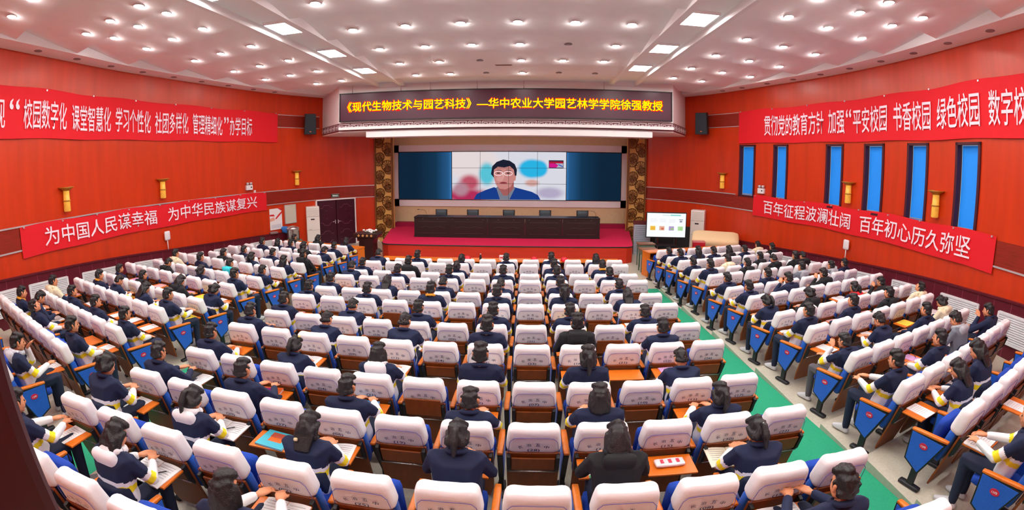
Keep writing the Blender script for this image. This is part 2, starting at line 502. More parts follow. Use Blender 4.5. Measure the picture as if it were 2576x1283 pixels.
# ---- ceiling
FO = 0.75
def fascia_x(side):
    S = WS[side][-1]; P = np.array([wpt(side, s, FO)[0] for s in np.arange(0, S - 1.0, .25)])
    o = np.argsort(P[:, 1]); return lambda y: np.interp(y, P[o, 1], P[o, 0])
FXL, FXR = fascia_x('L'), fascia_x('R')
ZH, ZL = 6.64, 6.40
def saw(v, v0, p):
    u = ((v - v0) / p) % 1.0
    return ZH - (ZH - ZL) * u
CEN = (7.8, 1.775); SIDEV = (7.72, 1.79)
def panel_z(x, y):
    if -4.55 <= x <= 2.8: return saw(y, *CEN)
    if x < -5.5: return saw(y + .25 * (x + 5.6), *SIDEV)
    if x > 3.74: return saw(y - .25 * (x - 3.84), *SIDEV)
    return 6.5
def build_ceiling():
    b = MB(M_CEIL)
    for j in range(-6, 5):
        y0 = CEN[0] + CEN[1] * j; y1 = y0 + CEN[1]
        b.face([(-4.56, y0, ZH), (2.81, y0, ZH), (2.81, y1, ZL), (-4.56, y1, ZL)])
        b.face([(-4.56, y1, ZL), (2.81, y1, ZL), (2.81, y1, ZH), (-4.56, y1, ZH)])
    struct(b.build('ceiling'))
    for side, xi, sg, fx in (('L', -5.58, -1, FXL), ('R', 3.82, 1, FXR)):
        b = MB(M_CEIL)
        def outer(v):
            x = xi
            for _ in range(60):
                y = v + .25 * sg * (x - xi)
                x += .5 * (fx(y) + sg * .03 - x)
            return x
        for j in range(-6, 6):
            va = SIDEV[0] + SIDEV[1] * j; vb = va + SIDEV[1]
            N = 6
            for k in range(4):
                v0, v1 = va + (vb - va) * k / 4, va + (vb - va) * (k + 1) / 4
                z0, z1 = ZH - (ZH - ZL) * k / 4, ZH - (ZH - ZL) * (k + 1) / 4
                xa = np.linspace(xi, outer(v0), N); xb = np.linspace(xi, outer(v1), N)
                for i in range(N - 1):
                    g = lambda x, v, z: (x, v + .25 * sg * (x - xi), z)
                    b.face([g(xa[i], v0, z0), g(xa[i + 1], v0, z0), g(xb[i + 1], v1, z1), g(xb[i], v1, z1)])
                    if k == 3: b.face([g(xb[i], v1, ZL), g(xb[i + 1], v1, ZL), g(xb[i + 1], v1, ZH), g(xb[i], v1, ZH)])
        struct(b.build('ceiling'))
        # edge cove: white upstand and soffit
        S1 = WS[side][-1] - 1.6
        trim(wall_strip('x', side, 0, S1 + 1.0, lambda s: [ZC, ZH + .1], FO, M_WHITE))
        bm = bmesh.new(); rows = []
        for s in np.linspace(0, S1 + 1.2, 90):
            p, _, _ = wpt(side, s, 0); q, _, _ = wpt(side, s, FO); rows.append([bm.verts.new((*p, ZC)), bm.verts.new((*q, ZC))])
        for a, c in zip(rows, rows[1:]): bm.faces.new([a[0], c[0], c[1], a[1]])
        me = bpy.data.meshes.new('x'); bm.to_mesh(me); bm.free(); me.materials.append(M_WHITE); trim(link('x', me))
    # two lamp troughs
    for (xo, xi, sg) in ((-5.5, -4.55, 1), (3.74, 2.8, -1)):
        b = MB(M_WHITE)
        L0, L1 = -2.2, YF
        b.box((xo - sg * .05, (L0 + L1) / 2, 6.52), (.10, L1 - L0, .30))
        b.box((xi - sg * .08, (L0 + L1) / 2, 6.52), (.16, L1 - L0, .30))
        b.face([(xo, L0, 6.52), (xi, L0, 6.52), (xi, L1, 6.52), (xo, L1, 6.52)])
        b.box(((xo + xi) / 2, L1, 6.6), (1.1, .1, .5))
        trim(b.build('x'))
    b = MB(M_CEIL); b.box((-1, 7.5, 6.98), (22.5, 27, .06)); struct(b.build('ceiling'))
build_ceiling()

# ---- wall dressing: bands, silver rails, dado
def dado_top(s): return float(np.interp(s, [0, 7.2, 9.4, 13.1, 15.8, 18.5, 23], [1.75, 1.53, 1.40, 1.13, .97, .87, .82]))
mw = bpy.data.materials.new('maroon_panel_with_seams'); mw.use_nodes = True
nt = mw.node_tree; bs = nt.nodes['Principled BSDF']; bs.inputs['Roughness'].default_value = .42
uvn = nt.nodes.new('ShaderNodeUVMap'); sx = nt.nodes.new('ShaderNodeSeparateXYZ'); nt.links.new(uvn.outputs[0], sx.inputs[0])
dv = nt.nodes.new('ShaderNodeMath'); dv.operation = 'DIVIDE'; dv.inputs[1].default_value = .46; nt.links.new(sx.outputs[0], dv.inputs[0])
fr = nt.nodes.new('ShaderNodeMath'); fr.operation = 'FRACT'; nt.links.new(dv.outputs[0], fr.inputs[0])
lt = nt.nodes.new('ShaderNodeMath'); lt.operation = 'LESS_THAN'; lt.inputs[1].default_value = .03; nt.links.new(fr.outputs[0], lt.inputs[0])
mx = nt.nodes.new('ShaderNodeMix'); mx.data_type = 'RGBA'; mx.inputs['A'].default_value = lin('#5c0f22'); mx.inputs['B'].default_value = lin('#8c3a4c')
nt.links.new(lt.outputs[0], mx.inputs['Factor']); nt.links.new(mx.outputs['Result'], bs.inputs['Base Color'])
for side in 'LR':
    S1 = WS[side][-1]
    trim(wall_strip('x', side, 0, S1, lambda s: [2.06, 2.52], .012, M_BAND))
    trim(wall_strip('x', side, 0, S1 - 2.9, lambda s: [5.08, 5.52], .012, M_BAND))
    for z in (2.03, 2.55): trim(wall_strip('x', side, 0 if side == 'L' or z < 2.5 else 18.4, S1, lambda s: [z - .016, z + .016], .03, M_SILVER, thick=.03))
    for z in (5.05, 5.55): trim(wall_strip('x', side, 0, S1 - 2.9, lambda s: [z - .012, z + .012], .025, M_SILVER, thick=.025))
    se = 19.0 if side == 'L' else 18.6
    o = wall_strip('baseboard_' + SIDE[side], side, 0, se, lambda s: [-.2, dado_top(s)], .06, mw, thick=.06, uv=True); struct(o)
    trim(wall_strip('x', side, 0, se, lambda s: [dado_top(s) - .03, dado_top(s) + .012], .085, M_DADO, thick=.085))

# windows with lowered blue blinds
M_BLIND = mat('blue_window_blind', '#1488ee', 0.7, emit=0.14, noise_amt=0.05, nscale=50)  # faint emission put in for the daylight behind the blinds
M_FRAME = mat('dark_window_frame', '#451322', 0.4)
for i, (sa, sb) in enumerate(WIN_S):
    sm = (sa + sb) / 2; w = abs(sa - sb); h = 1.86
    M = wframe('R', sm, 2.5)
    root = empty('window_%d' % (i + 1)); root.matrix_local = M; struct(root)
    b = MB(M_FRAME)
    for x in (-w / 2 + .035, w / 2 - .035): b.box((x, .045, h / 2), (.07, .16, h))
    for z in (.03, h - .03): b.box((0, .045, z), (w, .16, .06))
    b.build('window_frame', root)
    b = MB(M_BLIND, M_SILVER); b.box((.02, .11, h / 2), (w - .16, .012, h - .14)); b.box((.02, .105, .1), (w - .16, .03, .025), 1); b.build('blind', root)

# door on the curved wall at the stage side
M_DOOR = mat('dark_maroon_door', '#3c1024', 0.35, noise_amt=0.1, nscale=4)
M_DCARV = mat('door_carving', '#6b3348', 0.3)
sm = (20.39 + 22.26) / 2
p0, _, _ = wpt('L', 20.39, .04); p1, _, _ = wpt('L', 22.26, .04)
tt = (p1 - p0); W = float(np.hypot(*tt)); tt /= W; pm = (p0 + p1) / 2
DM = Matrix(((tt[0], -tt[1], 0, pm[0] + tt[1] * .02), (tt[1], tt[0], 0, pm[1] - tt[0] * .02), (0, 0, 1, 0), (0, 0, 0, 1)))
root = empty('door_1'); root.matrix_local = DM; struct(root)
b = MB(M_WHITE)
for x in (-W / 2, W / 2): b.box((x, 0, 1.0), (.05, .12, 2.05))
b.box((0, 0, 2.02), (W + .05, .12, .05)); b.build('door_frame', root)
for sg in (-1, 1):
    b = MB(M_DOOR); b.box((sg * W / 4, .0, .995), (W / 2 - .03, .06, 1.98), bev=.005); leaf = b.build('door_leaf', root)
    b = MB(M_DCARV)
    for zc, fl in ((1.72, 1), (.98, -1), (.62, 1), (.2, -1)):
        pts = [(sg * W / 4 + u * .3, -.035, zc + fl * (.07 * math.cos(u * PI) - .02 * math.cos(u * 3 * PI))) for u in np.linspace(-1, 1, 13)]
        b.tube(pts, .012, 6)
    for zc in (1.55, 1.2): b.box((sg * W / 4, -.035, zc), (.03, .02, .03))
    b.build('carving', leaf)
    b = MB(M_SILVER); b.box((sg * .07, -.045, 1.05), (.03, .03, .16)); b.tube([(sg * .07, -.06, 1.06), (sg * .19, -.07, 1.06)], .012, 8); b.build('door_handle', leaf)
# white skirting beside the door
trim(wall_strip('x', 'L', 22.3, 23.4, lambda s: [-.02, .06], .04, M_WHITE, thick=.04))

# ---------------------------------------------------------------- stage
M_CARPET = mat('crimson_carpet', '#d60b4d', 0.95, noise_amt=0.12, nscale=40)
M_CARPD = mat('dark_crimson_carpet', '#9c1040', 0.95, noise_amt=0.12, nscale=40)
M_STAGEF = mat('red_wood_stage_front', '#bf2c14', 0.4, noise_amt=0.1, nscale=2, stretch=(.4, 1, 4))
b = MB(M_STAGEF, M_CARPET, M_BLACK)
pl = [(-6.4, 20.8), (-5.5, 16.3), (-5.38, 16.06), (-5.15, 15.94), (-.8, 15.94), (3.5, 15.94), (3.72, 16.04), (3.8, 16.3), (4.6, 20.8)]
b.face([(x, y, .6) for x, y in pl][::-1], 1)
for (xa, ya), (xb, yb) in zip(pl, pl[1:]): b.face([(xa, ya, 0), (xb, yb, 0), (xb, yb, .6), (xa, ya, .6)], 0)
st = b.build('stage')
tag(st, 'low stage with crimson carpet top and red wood front', 'stage')
b = MB(M_CHAR); b.tube([(x, y - .005, .585) for x, y in pl[1:-1]], .022, 6); b.build('nosing', st)
b = MB(M_CARPD); b.box((-.9, 20.6, .69), (10.6, .4, .18)); b.build('back_step', st)

# ---------------------------------------------------------------- video wall
VR = empty('video_wall', (-.955, YB - .03, 2.92))
tag(VR, 'wide video wall showing a man in glasses and blue suit over the stage desk', 'screen')
X = lambda x: x + .955
Z = lambda z: z - 2.92
def poly(name, pts, m, y, parent):
    b = MB(m); b.face([(X(x), y, Z(z)) for x, z in pts]); return b.build(name, parent)
b = MB(M_BLACK); b.box((0, .02, 0), (10.32, .1, 2.24)); b.build('screen_casing', VR)
def side_screen(flip):  # reflected halo beside the lit picture painted in as an emission gradient
    m = bpy.data.materials.new('screen_painted_blue_halo'); m.use_nodes = True; nt = m.node_tree; nt.nodes.clear()
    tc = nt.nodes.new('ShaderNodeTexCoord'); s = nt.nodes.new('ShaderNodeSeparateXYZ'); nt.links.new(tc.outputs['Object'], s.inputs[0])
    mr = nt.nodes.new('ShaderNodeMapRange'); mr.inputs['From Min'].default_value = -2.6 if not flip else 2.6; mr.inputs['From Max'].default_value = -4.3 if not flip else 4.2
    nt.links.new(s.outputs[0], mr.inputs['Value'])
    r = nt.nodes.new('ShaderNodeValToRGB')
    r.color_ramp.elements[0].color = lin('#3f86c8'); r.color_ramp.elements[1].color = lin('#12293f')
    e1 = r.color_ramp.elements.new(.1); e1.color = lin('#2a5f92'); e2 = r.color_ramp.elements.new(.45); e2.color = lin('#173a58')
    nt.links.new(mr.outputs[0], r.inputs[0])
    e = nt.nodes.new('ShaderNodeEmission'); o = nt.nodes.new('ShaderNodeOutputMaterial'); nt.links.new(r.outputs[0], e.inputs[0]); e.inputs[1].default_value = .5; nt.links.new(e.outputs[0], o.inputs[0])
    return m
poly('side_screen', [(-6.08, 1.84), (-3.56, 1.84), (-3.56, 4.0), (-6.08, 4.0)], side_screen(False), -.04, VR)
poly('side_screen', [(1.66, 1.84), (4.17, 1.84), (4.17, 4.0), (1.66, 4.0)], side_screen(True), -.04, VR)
def picture_mat():
    """blurred backdrop of the video call: pale lilac with cyan and pink blobs."""
    m = bpy.data.materials.new('video_backdrop'); m.use_nodes = True; nt = m.node_tree; nt.nodes.clear()
    tc = nt.nodes.new('ShaderNodeTexCoord'); last = None
    def blob(cx, cz, rx, rz, col, prev, soft=.5):
        mp = nt.nodes.new('ShaderNodeMapping'); mp.vector_type = 'POINT'
        mp.inputs['Location'].default_value = (-X(cx) / rx, 0, -Z(cz) / rz); mp.inputs['Scale'].default_value = (1 / rx, 0, 1 / rz)
        nt.links.new(tc.outputs['Object'], mp.inputs[0])
        ln = nt.nodes.new('ShaderNodeVectorMath'); ln.operation = 'LENGTH'; nt.links.new(mp.outputs[0], ln.inputs[0])
        mr = nt.nodes.new('ShaderNodeMapRange'); mr.interpolation_type = 'SMOOTHSTEP'
        mr.inputs['From Min'].default_value = 1 + soft / 2; mr.inputs['From Max'].default_value = 1 - soft / 2
        nt.links.new(ln.outputs['Value'], mr.inputs['Value'])
        mx = nt.nodes.new('ShaderNodeMix'); mx.data_type = 'RGBA'
        nt.links.new(mr.outputs[0], mx.inputs['Factor'])
        if isinstance(prev, str): mx.inputs['A'].default_value = lin(prev)
        else: nt.links.new(prev, mx.inputs['A'])
        mx.inputs['B'].default_value = lin(col)
        return mx.outputs['Result']
    c = blob(-2.6, 3.5, 1.2, .8, '#ecdfe0', '#dfe0ea')
    c = blob(-2.9, 2.0, 1.0, .35, '#b8305c', c, .9)
    c = blob(-2.75, 2.6, .45, .35, '#c4566a', c, .9)
    c = blob(-3.15, 2.3, .35, .3, '#b98a9a', c, .9)
    c = blob(-1.95, 3.0, .35, .5, '#5cc8dc', c, .7)
    c = blob(.1, 3.25, .6, .42, '#2cb9ea', c, .45)
    c = blob(.45, 3.25, .35, .36, '#2cb9ea', c, .5)
    c = blob(.9, 2.15, .6, .25, '#b9aecb', c, .9)
    c = blob(.1, 2.6, .3, .15, '#d9a7a0', c, .9)
    e = nt.nodes.new('ShaderNodeEmission'); o = nt.nodes.new('ShaderNodeOutputMaterial'); nt.links.new(c, e.inputs[0]); e.inputs[1].default_value = 0.55; nt.links.new(e.outputs[0], o.inputs[0])
    return m
vi = poly('video_picture', [(-3.55, 1.83), (1.65, 1.83), (1.65, 4.01), (-3.55, 4.01)], picture_mat(), -.05, VR)
def blobpts(cx, cz, rx, rz, n=24, a0=0, a1=2 * PI): return [(cx + rx * math.cos(a), cz + rz * math.sin(a)) for a in np.linspace(a0, a1, n, endpoint=(a1 - a0 < 6.2))]
fig = empty('man_on_screen'); fig.parent = VR
def figp(pts, col, y): return poly('portrait_layer', pts, emis('scr' + col, col, .55), y, vi)
COL_ = None
suit = [(-2.55, 1.84), (-2.42, 2.08), (-2.0, 2.27), (-1.62, 2.4), (-1.2, 2.25), (-.75, 2.42), (-.4, 2.33), (.1, 2.2), (.38, 2.05), (.5, 1.84)]
bpy.data.objects.remove(fig)
figp(suit, '#1b3f8f', -.056)
figp([(-1.52, 2.38), (-1.35, 1.84), (-.92, 1.84), (-.66, 2.36), (-.9, 2.5), (-1.4, 2.5)], '#7d8090', -.058)
figp([(-1.5, 2.6), (-1.42, 2.35), (-1.2, 2.02), (-1.0, 2.02), (-.72, 2.38), (-.72, 2.75)], '#a8605f', -.060)
figp([(-1.76, 3.0), (-1.7, 3.35), (-1.5, 3.55), (-1.2, 3.66), (-.9, 3.6), (-.68, 3.45), (-.58, 3.2), (-.6, 2.95), (-.75, 2.75), (-1.6, 2.8)], '#1f2233', -.062)
figp([(-1.64, 2.98), (-1.62, 3.2), (-1.45, 3.33), (-1.15, 3.3), (-.9, 3.36), (-.72, 3.2), (-.68, 2.95), (-.62, 2.9), (-.64, 2.72), (-.72, 2.68), (-.85, 2.42), (-1.1, 2.3), (-1.35, 2.33), (-1.52, 2.5), (-1.6, 2.72)], '#cf8a85', -.064)
figp(blobpts(-1.35, 2.78, .16, .12), '#dd9d97', -.066)
figp(blobpts(-1.2, 2.95, .05, .13), '#e2a8a0', -.068)
figp(blobpts(-1.19, 2.60, .17, .045), '#a3474f', -.068)
figp(blobpts(-1.19, 2.61, .10, .014), '#6a2a33', -.07)
for ex in (-1.42, -.98):
    figp(blobpts(ex, 3.04, .085, .026), '#3a2226', -.068)
    figp([(ex - .15, 3.14), (ex - .05, 3.19), (ex + .14, 3.17), (ex + .14, 3.145), (ex - .05, 3.165)], '#2c2029', -.068)
    b = MB(emis('scrglass', '#e8e2e8'));
    ps = blobpts(ex, 3.03, .19, .10, 20); b.tube([(X(x), -.075, Z(z)) for x, z in ps + ps[:1]], .008, 5); b.build('portrait_layer', vi)
figp([(-1.24, 3.05), (-1.16, 3.05), (-1.16, 3.035), (-1.24, 3.035)], '#e8e2e8', -.07)
# inset with the audience seen from the stage
figp([(.86, 3.28), (1.53, 3.28), (1.53, 3.64), (.86, 3.64)], '#232a44', -.056)
figp([(.88, 3.5), (1.51, 3.5), (1.51, 3.59), (.88, 3.59)], '#b02038', -.058)
figp([(.88, 3.31), (1.2, 3.31), (1.3, 3.42), (1.1, 3.5), (.88, 3.5)], '#d91c8c', -.058)
figp([(1.2, 3.31), (1.51, 3.31), (1.51, 3.5), (1.15, 3.5), (1.3, 3.42)], '#b9b6c6', -.059)
figp([(1.3, 3.42), (1.5, 3.33), (1.5, 3.38), (1.3, 3.47)], '#2f62c8', -.060)
b = MB(M_BLACK)
for x in (-2.25, -.955, .345): b.box((X(x), -.085, 0), (.014, .006, 2.18))
for z in (2.56, 3.28): b.box((X(-.955), -.085, Z(z)), (5.2, .006, .014))
for x in (-3.56, 1.66): b.box((X(x), -.085, 0), (.03, .01, 2.2))
b.build('panel_grid', VR)

# ---------------------------------------------------------------- carved pillars
M_GOLD = mat('gold_backing', '#e3b664', 0.5, noise_amt=0.1, nscale=3)
M_CARVE = mat('carved_brown_wood', '#7a4a18', 0.45, noise_amt=0.15, nscale=8)
for nm, x0, x1 in (('door side', -6.9, -6.06), ('window side', 4.26, 5.08)):
    root = empty('carved_pillar', ((x0 + x1) / 2, 19.75, 0)); w = x1 - x0
    tag(root, 'tall gold pillar with carved brown flower lattice on the %s of the stage' % nm, 'pillar')
    b = MB(M_GOLD); b.box((0, .1, 2.36), (w - .04, .3, 4.72)); b.build('backing', root)
    b = MB(M_CARVE)
    for x in (-w / 2 + .03, w / 2 - .03): b.box((x, -.08, 2.36), (.06, .12, 4.72))
    b.build('frame', root)
    b = MB(M_CARVE)
    k = 0
    def flower(cx, cz, r):
        pts = [(cx + r * math.cos(a), -.08, cz + r * math.sin(a)) for a in np.linspace(0, 2 * PI, 21)]
        ok = [p for p in pts]
        for p, q in zip(ok, ok[1:]):
            if max(abs(p[0]), abs(q[0])) > w / 2 - .02: continue
            d = Vector(q) - Vector(p); an = math.atan2(d.z, d.x)
            b.box((Vector(p) + Vector(q)) / 2, (d.length + .02, .05, .03), rot=Matrix.Rotation(-an, 3, 'Y'))
        for i in range(12):
            a = 2 * PI * i / 12 + .13; r1 = r * .95
            while abs(cx + r1 * math.cos(a)) > w / 2 - .04 and r1 > r * .25: r1 -= .02
            m = (r1 + .05) / 2
            b.box((cx + m * math.cos(a), -.085, cz + m * math.sin(a)), (r1 - .05, .04, .018 + .01 * (i % 2)), rot=Matrix.Rotation(-a, 3, 'Y'))
        b.box((cx, -.09, cz), (.08, .05, .08), rot=Matrix.Rotation(.785, 3, 'Y'))
    z = .2
    while z < 4.75:
        r = (.25, .20, .23, .2)[k % 4]; q = -.5 if k % 2 else .5
        flower(q * (w / 2 - .08) * 1.0, z, r); flower(-q * (w / 2 - .02) * 1.1, z + .21, .17 if k % 2 else .2)
        z += .40; k += 1
    b.build('lattice', root)

# ---------------------------------------------------------------- LED sign
LX0, LX1, LZ0, LZ1 = -7.05, 5.11, 5.12, 6.17
M_LED = mat('dark_maroon_led_face', '#4a1830', 0.35, emit=0.08)
root = empty('led_sign', ((LX0 + LX1) / 2, YF - .1, LZ0)); w = LX1 - LX0
tag(root, 'long dark red LED message sign with glowing yellow characters over the stage', 'sign')
b = MB(M_LED); b.box((0, 0, (LZ1 - LZ0) / 2), (w, .12, LZ1 - LZ0)); b.build('display_panel', root)
b = MB(M_CHAR)
for z in (.01, LZ1 - LZ0 - .01): b.box((0, -.01, z), (w + .04, .16, .03))
for x in (-w / 2, w / 2): b.box((x, -.01, (LZ1 - LZ0) / 2), (.03, .16, LZ1 - LZ0 + .02))
b.build('frame', root)
TXT = '《现代生物技术与园艺科技》—华中农业大学园艺林学学院徐强教授'
xa, xb = -6.74 - (LX0 + LX1) / 2, 4.76 - (LX0 + LX1) / 2
gl = fit_text(TXT, xa - .03, xb + .03, .315, .745, emis('led_red_glow', '#ff1008', 1.6), .018, 'lettering_glow')
o = link('lettering_edge', gl, root); o.location = (0, -.066, 0)
gy = fit_text(TXT, xa, xb, .35, .71, emis('led_yellow', '#ffe800', 1.5), .006, 'lettering')
o = link('lettering', gy, root); o.location = (0, -.072, 0)
for x in (-5.6, -3.7, -2.6, -.9, .75, 3.6):
    b = MB(M_STEEL); b.tube([(x, 0, LZ1 - LZ0), (x, 0, 1.35)], .008, 6); b.build('hanger_rod', root)

# ---------------------------------------------------------------- banners
def banner(side, s0, s1, z0, z1, groups, label, tz0, tz1, tilt=(0, 0)):
    """s0 is the reading start. groups: (text, sa, sb)."""
    sm = (s0 + s1) / 2; sg = 1 if s1 > s0 else -1
    p, _, _ = wpt(side, sm); root = empty('banner', (p[0], p[1], (z0 + z1) / 2))
    tag(root, label, 'banner'); inv = Matrix.Translation((-p[0], -p[1], -(z0 + z1) / 2))
    def wav(s, z): return .045 + .010 * math.sin(s * 3.1 + z * 2) + .004 * math.sin(s * 7 + z * 3)
    def zed(s, z):
        return z + .02 * math.sin(s * 2.3) * (1 if z > (z0 + z1) / 2 else .6)
    bm = bmesh.new(); N = int(abs(s1 - s0) / .12); rows = []
    for s in np.linspace(s0, s1, N):
        r = []
        for z in np.linspace(z0, z1, 6):
            q, n, t = wpt(side, s, wav(s, z)); r.append(bm.verts.new(inv @ Vector((q[0], q[1], zed(s, z)))))
        rows.append(r)
    for a, c in zip(rows, rows[1:]):
        for i in range(5):
            f = bm.faces.new([a[i], c[i], c[i + 1], a[i + 1]]); f.smooth = True
    me = bpy.data.meshes.new('cloth'); bm.to_mesh(me); bm.free(); me.materials.append(M_RED); link('cloth', me, root)
    ms = []
    for tx, sa, sb in groups:
        me = fit_text(tx, 0, abs(sb - sa), tz1 - .24 if tx in '“”' else tz0, tz1, M_PINKW, .007)
        a = mesh_co(me); out = []
        for x, y, z in a:
            s = sa + sg * x; q, n, t = wpt(side, s, wav(s, z) + .028); out.append(inv @ Vector((q[0], q[1], zed(s, z))))
        set_co(me, out); ms.append(me)
    link('lettering', join_meshes('lettering', ms), root)
    pb = MB(M_SILVER)
    for s in np.linspace(s0 + sg * .1, s1 - sg * .1, 9):
        q, n, t = wpt(side, s, .06); pb.box(inv @ Vector((q[0], q[1], z1 - .02)), (.035, .035, .035))
    pb.build('pin', root)
    return root
banner('L', 5.6, 18.55, 4.46, 5.60, [('实现', 7.0, 7.66), ('“', 7.78, 8.08), ('校园数字化', 8.2, 9.54), ('课堂智慧化', 9.72, 11.14), ('学习个性化', 11.31, 12.67), ('社团多样化', 12.84, 14.22), ('管理精细化', 14.42, 15.77), ('”', 15.85, 16.08), ('办学目标', 16.13, 17.23)],
       'upper red slogan banner on the door-side wall, tall white characters', 4.67, 5.33)
banner('R', 18.28, 5.4, 4.42, 5.58, [('贯彻党的教育方针', 16.96, 14.31), ('加强', 14.11, 13.42), ('“', 13.36, 13.14), ('平安校园', 13.08, 11.75), ('书香校园', 11.51, 10.22), ('绿色校园', 10.0, 8.66), ('数字校园', 8.41, 7.05)],
       'upper red slogan banner above the tall blue windows', 4.65, 5.34)
banner('L', 7.97, 17.91, 1.85, 2.54, [('为中国人民谋幸福', 8.67, 12.78), ('为中华民族谋复兴', 13.23, 17.38)],
       'lower red slogan banner below the bamboo lamps on the door-side wall', 1.99, 2.42)
banner('R', 17.42, 8.05, 1.88, 2.60, [('百年征程波澜壮阔', 16.88, 13.03), ('百年初心历久弥坚', 12.65, 8.71)],
       'lower red slogan banner across the bottoms of the tall blue windows', 2.01, 2.46)

# ---------------------------------------------------------------- small wall things
M_BAMB = mat('lit_bamboo', '#e8b044', 0.45, emit=0.18, noise_amt=0.15, nscale=9)
M_BAMD = mat('bamboo_node', '#b07a20', 0.5)
WHERE = {('L', 0): 'nearest the dark door jamb on the door-side wall', ('L', 1): 'middle one on the door-side wall', ('L', 2): 'beside the air conditioner on the door-side wall',
         ('R', 0): 'between stage screen and first tall window', ('R', 1): 'between third and fourth tall window', ('R', 2): 'between fifth and sixth tall window'}
for side, k, s in (('L', 0, 9.45), ('L', 1, 13.07), ('L', 2, 19.45), ('R', 0, 19.06), ('R', 1, 13.17), ('R', 2, 9.92)):
    root = empty('wall_lamp'); root.matrix_local = wframe(side, s, 2.72)
    tag(root, 'yellow bamboo wall lamp, ' + WHERE[(side, k)], 'lamp', 'bamboo wall lamps')
    b = MB(M_BAMB); b.lathe([(.075, 0), (.09, .02), (.088, .24), (.098, .26), (.085, .29), (.08, .5)], 16, c=(0, -.10, 0)); b.build('bamboo_stem', root)
    b = MB(M_BAMD); b.lathe([(.10, 0), (.105, .015), (.10, .03)], 16, c=(0, -.10, .245)); b.build('node_ring', root)
    b = MB(M_BAMD); b.lathe([(.085, 0), (.14, .04), (.20, .07), (.21, .09), (.19, .085), (.08, .05)], 20, c=(0, -.10, .50)); b.build('dish', root)
    b = MB(M_BAMD); b.box((0, -.02, .25), (.06, .04, .12)); b.build('bracket', root)
M_LAMPW = mat('white_device_plastic', '#e9e9ec', 0.4)
for side, s, lab in (('L', 17.05, 'white twin-head emergency light above the end of the lower slogan banner'), ('R', 17.05, 'white twin-head emergency light between the first two tall windows')):
    root = empty('emergency_light'); root.matrix_local = wframe(side, s, 2.68); tag(root, lab, 'light')
    b = MB(M_LAMPW); b.box((0, -.05, .09), (.30, .09, .18), bev=.012); b.build('housing', root)
    for x in (-.08, .09):
        b = MB(M_SILVER); b.lathe([(.02, 0), (.055, .02), (.06, .07), (.05, .09)], 14, c=(x, -.06, .19)); b.build('lamp_head', root)
    b = MB(M_BLACK); b.box((.07, -.098, .10), (.05, .006, .05)); b.build('indicator', root)
for side, s, z, lab in (('L', 17.35, 2.60, 'small white socket just under the emergency light, door side'), ('R', 17.1, 2.50, 'small white socket just under the emergency light, window side'),):
    root = empty('wall_socket'); root.matrix_local = wframe(side, s, z); tag(root, lab, 'socket')
    b = MB(M_LAMPW); b.box((0, -.02, .0), (.09, .04, .09), bev=.006); b.build('plate', root)
    b = MB(M_CHAR); b.box((0, -.042, .0), (.03, .004, .02)); b.build('outlet', root)
for side, s, lab in (('L', 13.13, 'white rounded wireless aerial on a stem against the door-side wall'), ('R', 13.1, 'white rounded wireless aerial on a stem against the window-side wall')):
    root = empty('wireless_aerial'); root.matrix_local = wframe(side, s, dado_top(s)); tag(root, lab, 'aerial')
    b = MB(M_LAMPW); b.tube([(0, -.07, 0), (0, -.07, .34)], .016, 10); b.build('stem', root)
    b = MB(M_LAMPW); b.rbox((.22, .07, .28), .06, 4, M=Matrix.Translation((0, -.08, .44))); b.build('head', root)
# radiator grilles
M_GRILLE = mat('white_painted_grille', '#e6e9ee', 0.5)
M_GDARK = mat('grille_plate_grey', '#8f9aa8', 0.7)  # grey plate colour between the slats
GR = [('L', 6.6, 7.6), ('L', 8.0, 9.2), ('L', 9.75, 11.0), ('L', 11.75, 12.8), ('L', 13.4, 14.6), ('L', 15.15, 16.4), ('L', 16.95, 18.2),
      ('R', 7.63, 6.4), ('R', 9.37, 8.22), ('R', 11.13, 10.07), ('R', 12.8, 11.67), ('R', 14.59, 13.41), ('R', 15.98, 15.2), ('R', 17.98, 17.0)]
cnt = {'L': 0, 'R': 0}
for side, sa, sb in GR:
    sm = (sa + sb) / 2; w = abs(sa - sb)
    zt = dado_top(sm) - .24
    cnt[side] += 1
    M = wframe(side, sm, zt - .52, .07)
    # follow the slope of the dado
    sl = (dado_top(sb) - dado_top(sa)) / w
    M = M @ Matrix(((1, 0, 0, 0), (0, 1, 0, 0), (sl, 0, 1, 0), (0, 0, 0, 1)))
    root = empty('radiator_grille'); root.matrix_local = wframe(side, sm, zt - .52, .07)
    tag(root, 'white louvred radiator grille, %s from the rear along the %s wall' % (ORD[cnt[side] - 1], 'door-side' if side == 'L' else 'window-side'), 'grille', 'radiator grilles')
    sh = Matrix(((1, 0, 0, 0), (0, 1, 0, 0), (sl, 0, 1, 0), (0, 0, 0, 1)))
    b = MB(M_GRILLE)
    for x in (-w / 2, w / 2): b.box((x, 0, .26), (.05, .05, .54))
    for z in (0, .52): b.box((0, 0, z), (w, .05, .04))
    for v in b.bm.verts: v.co = sh @ v.co
    b.build('frame', root)
    b = MB(M_GDARK); b.box((0, .02, .26), (w - .02, .01, .5))
    for v in b.bm.verts: v.co = sh @ v.co
    b.build('back_plate', root)
    b = MB(M_GRILLE)
    for k in range(12): b.box((0, -.005, .04 + k * .041), (w - .05, .034, .022), rot=Matrix.Rotation(.5, 3, 'X'))
    for v in b.bm.verts: v.co = sh @ v.co
    b.build('slats', root)
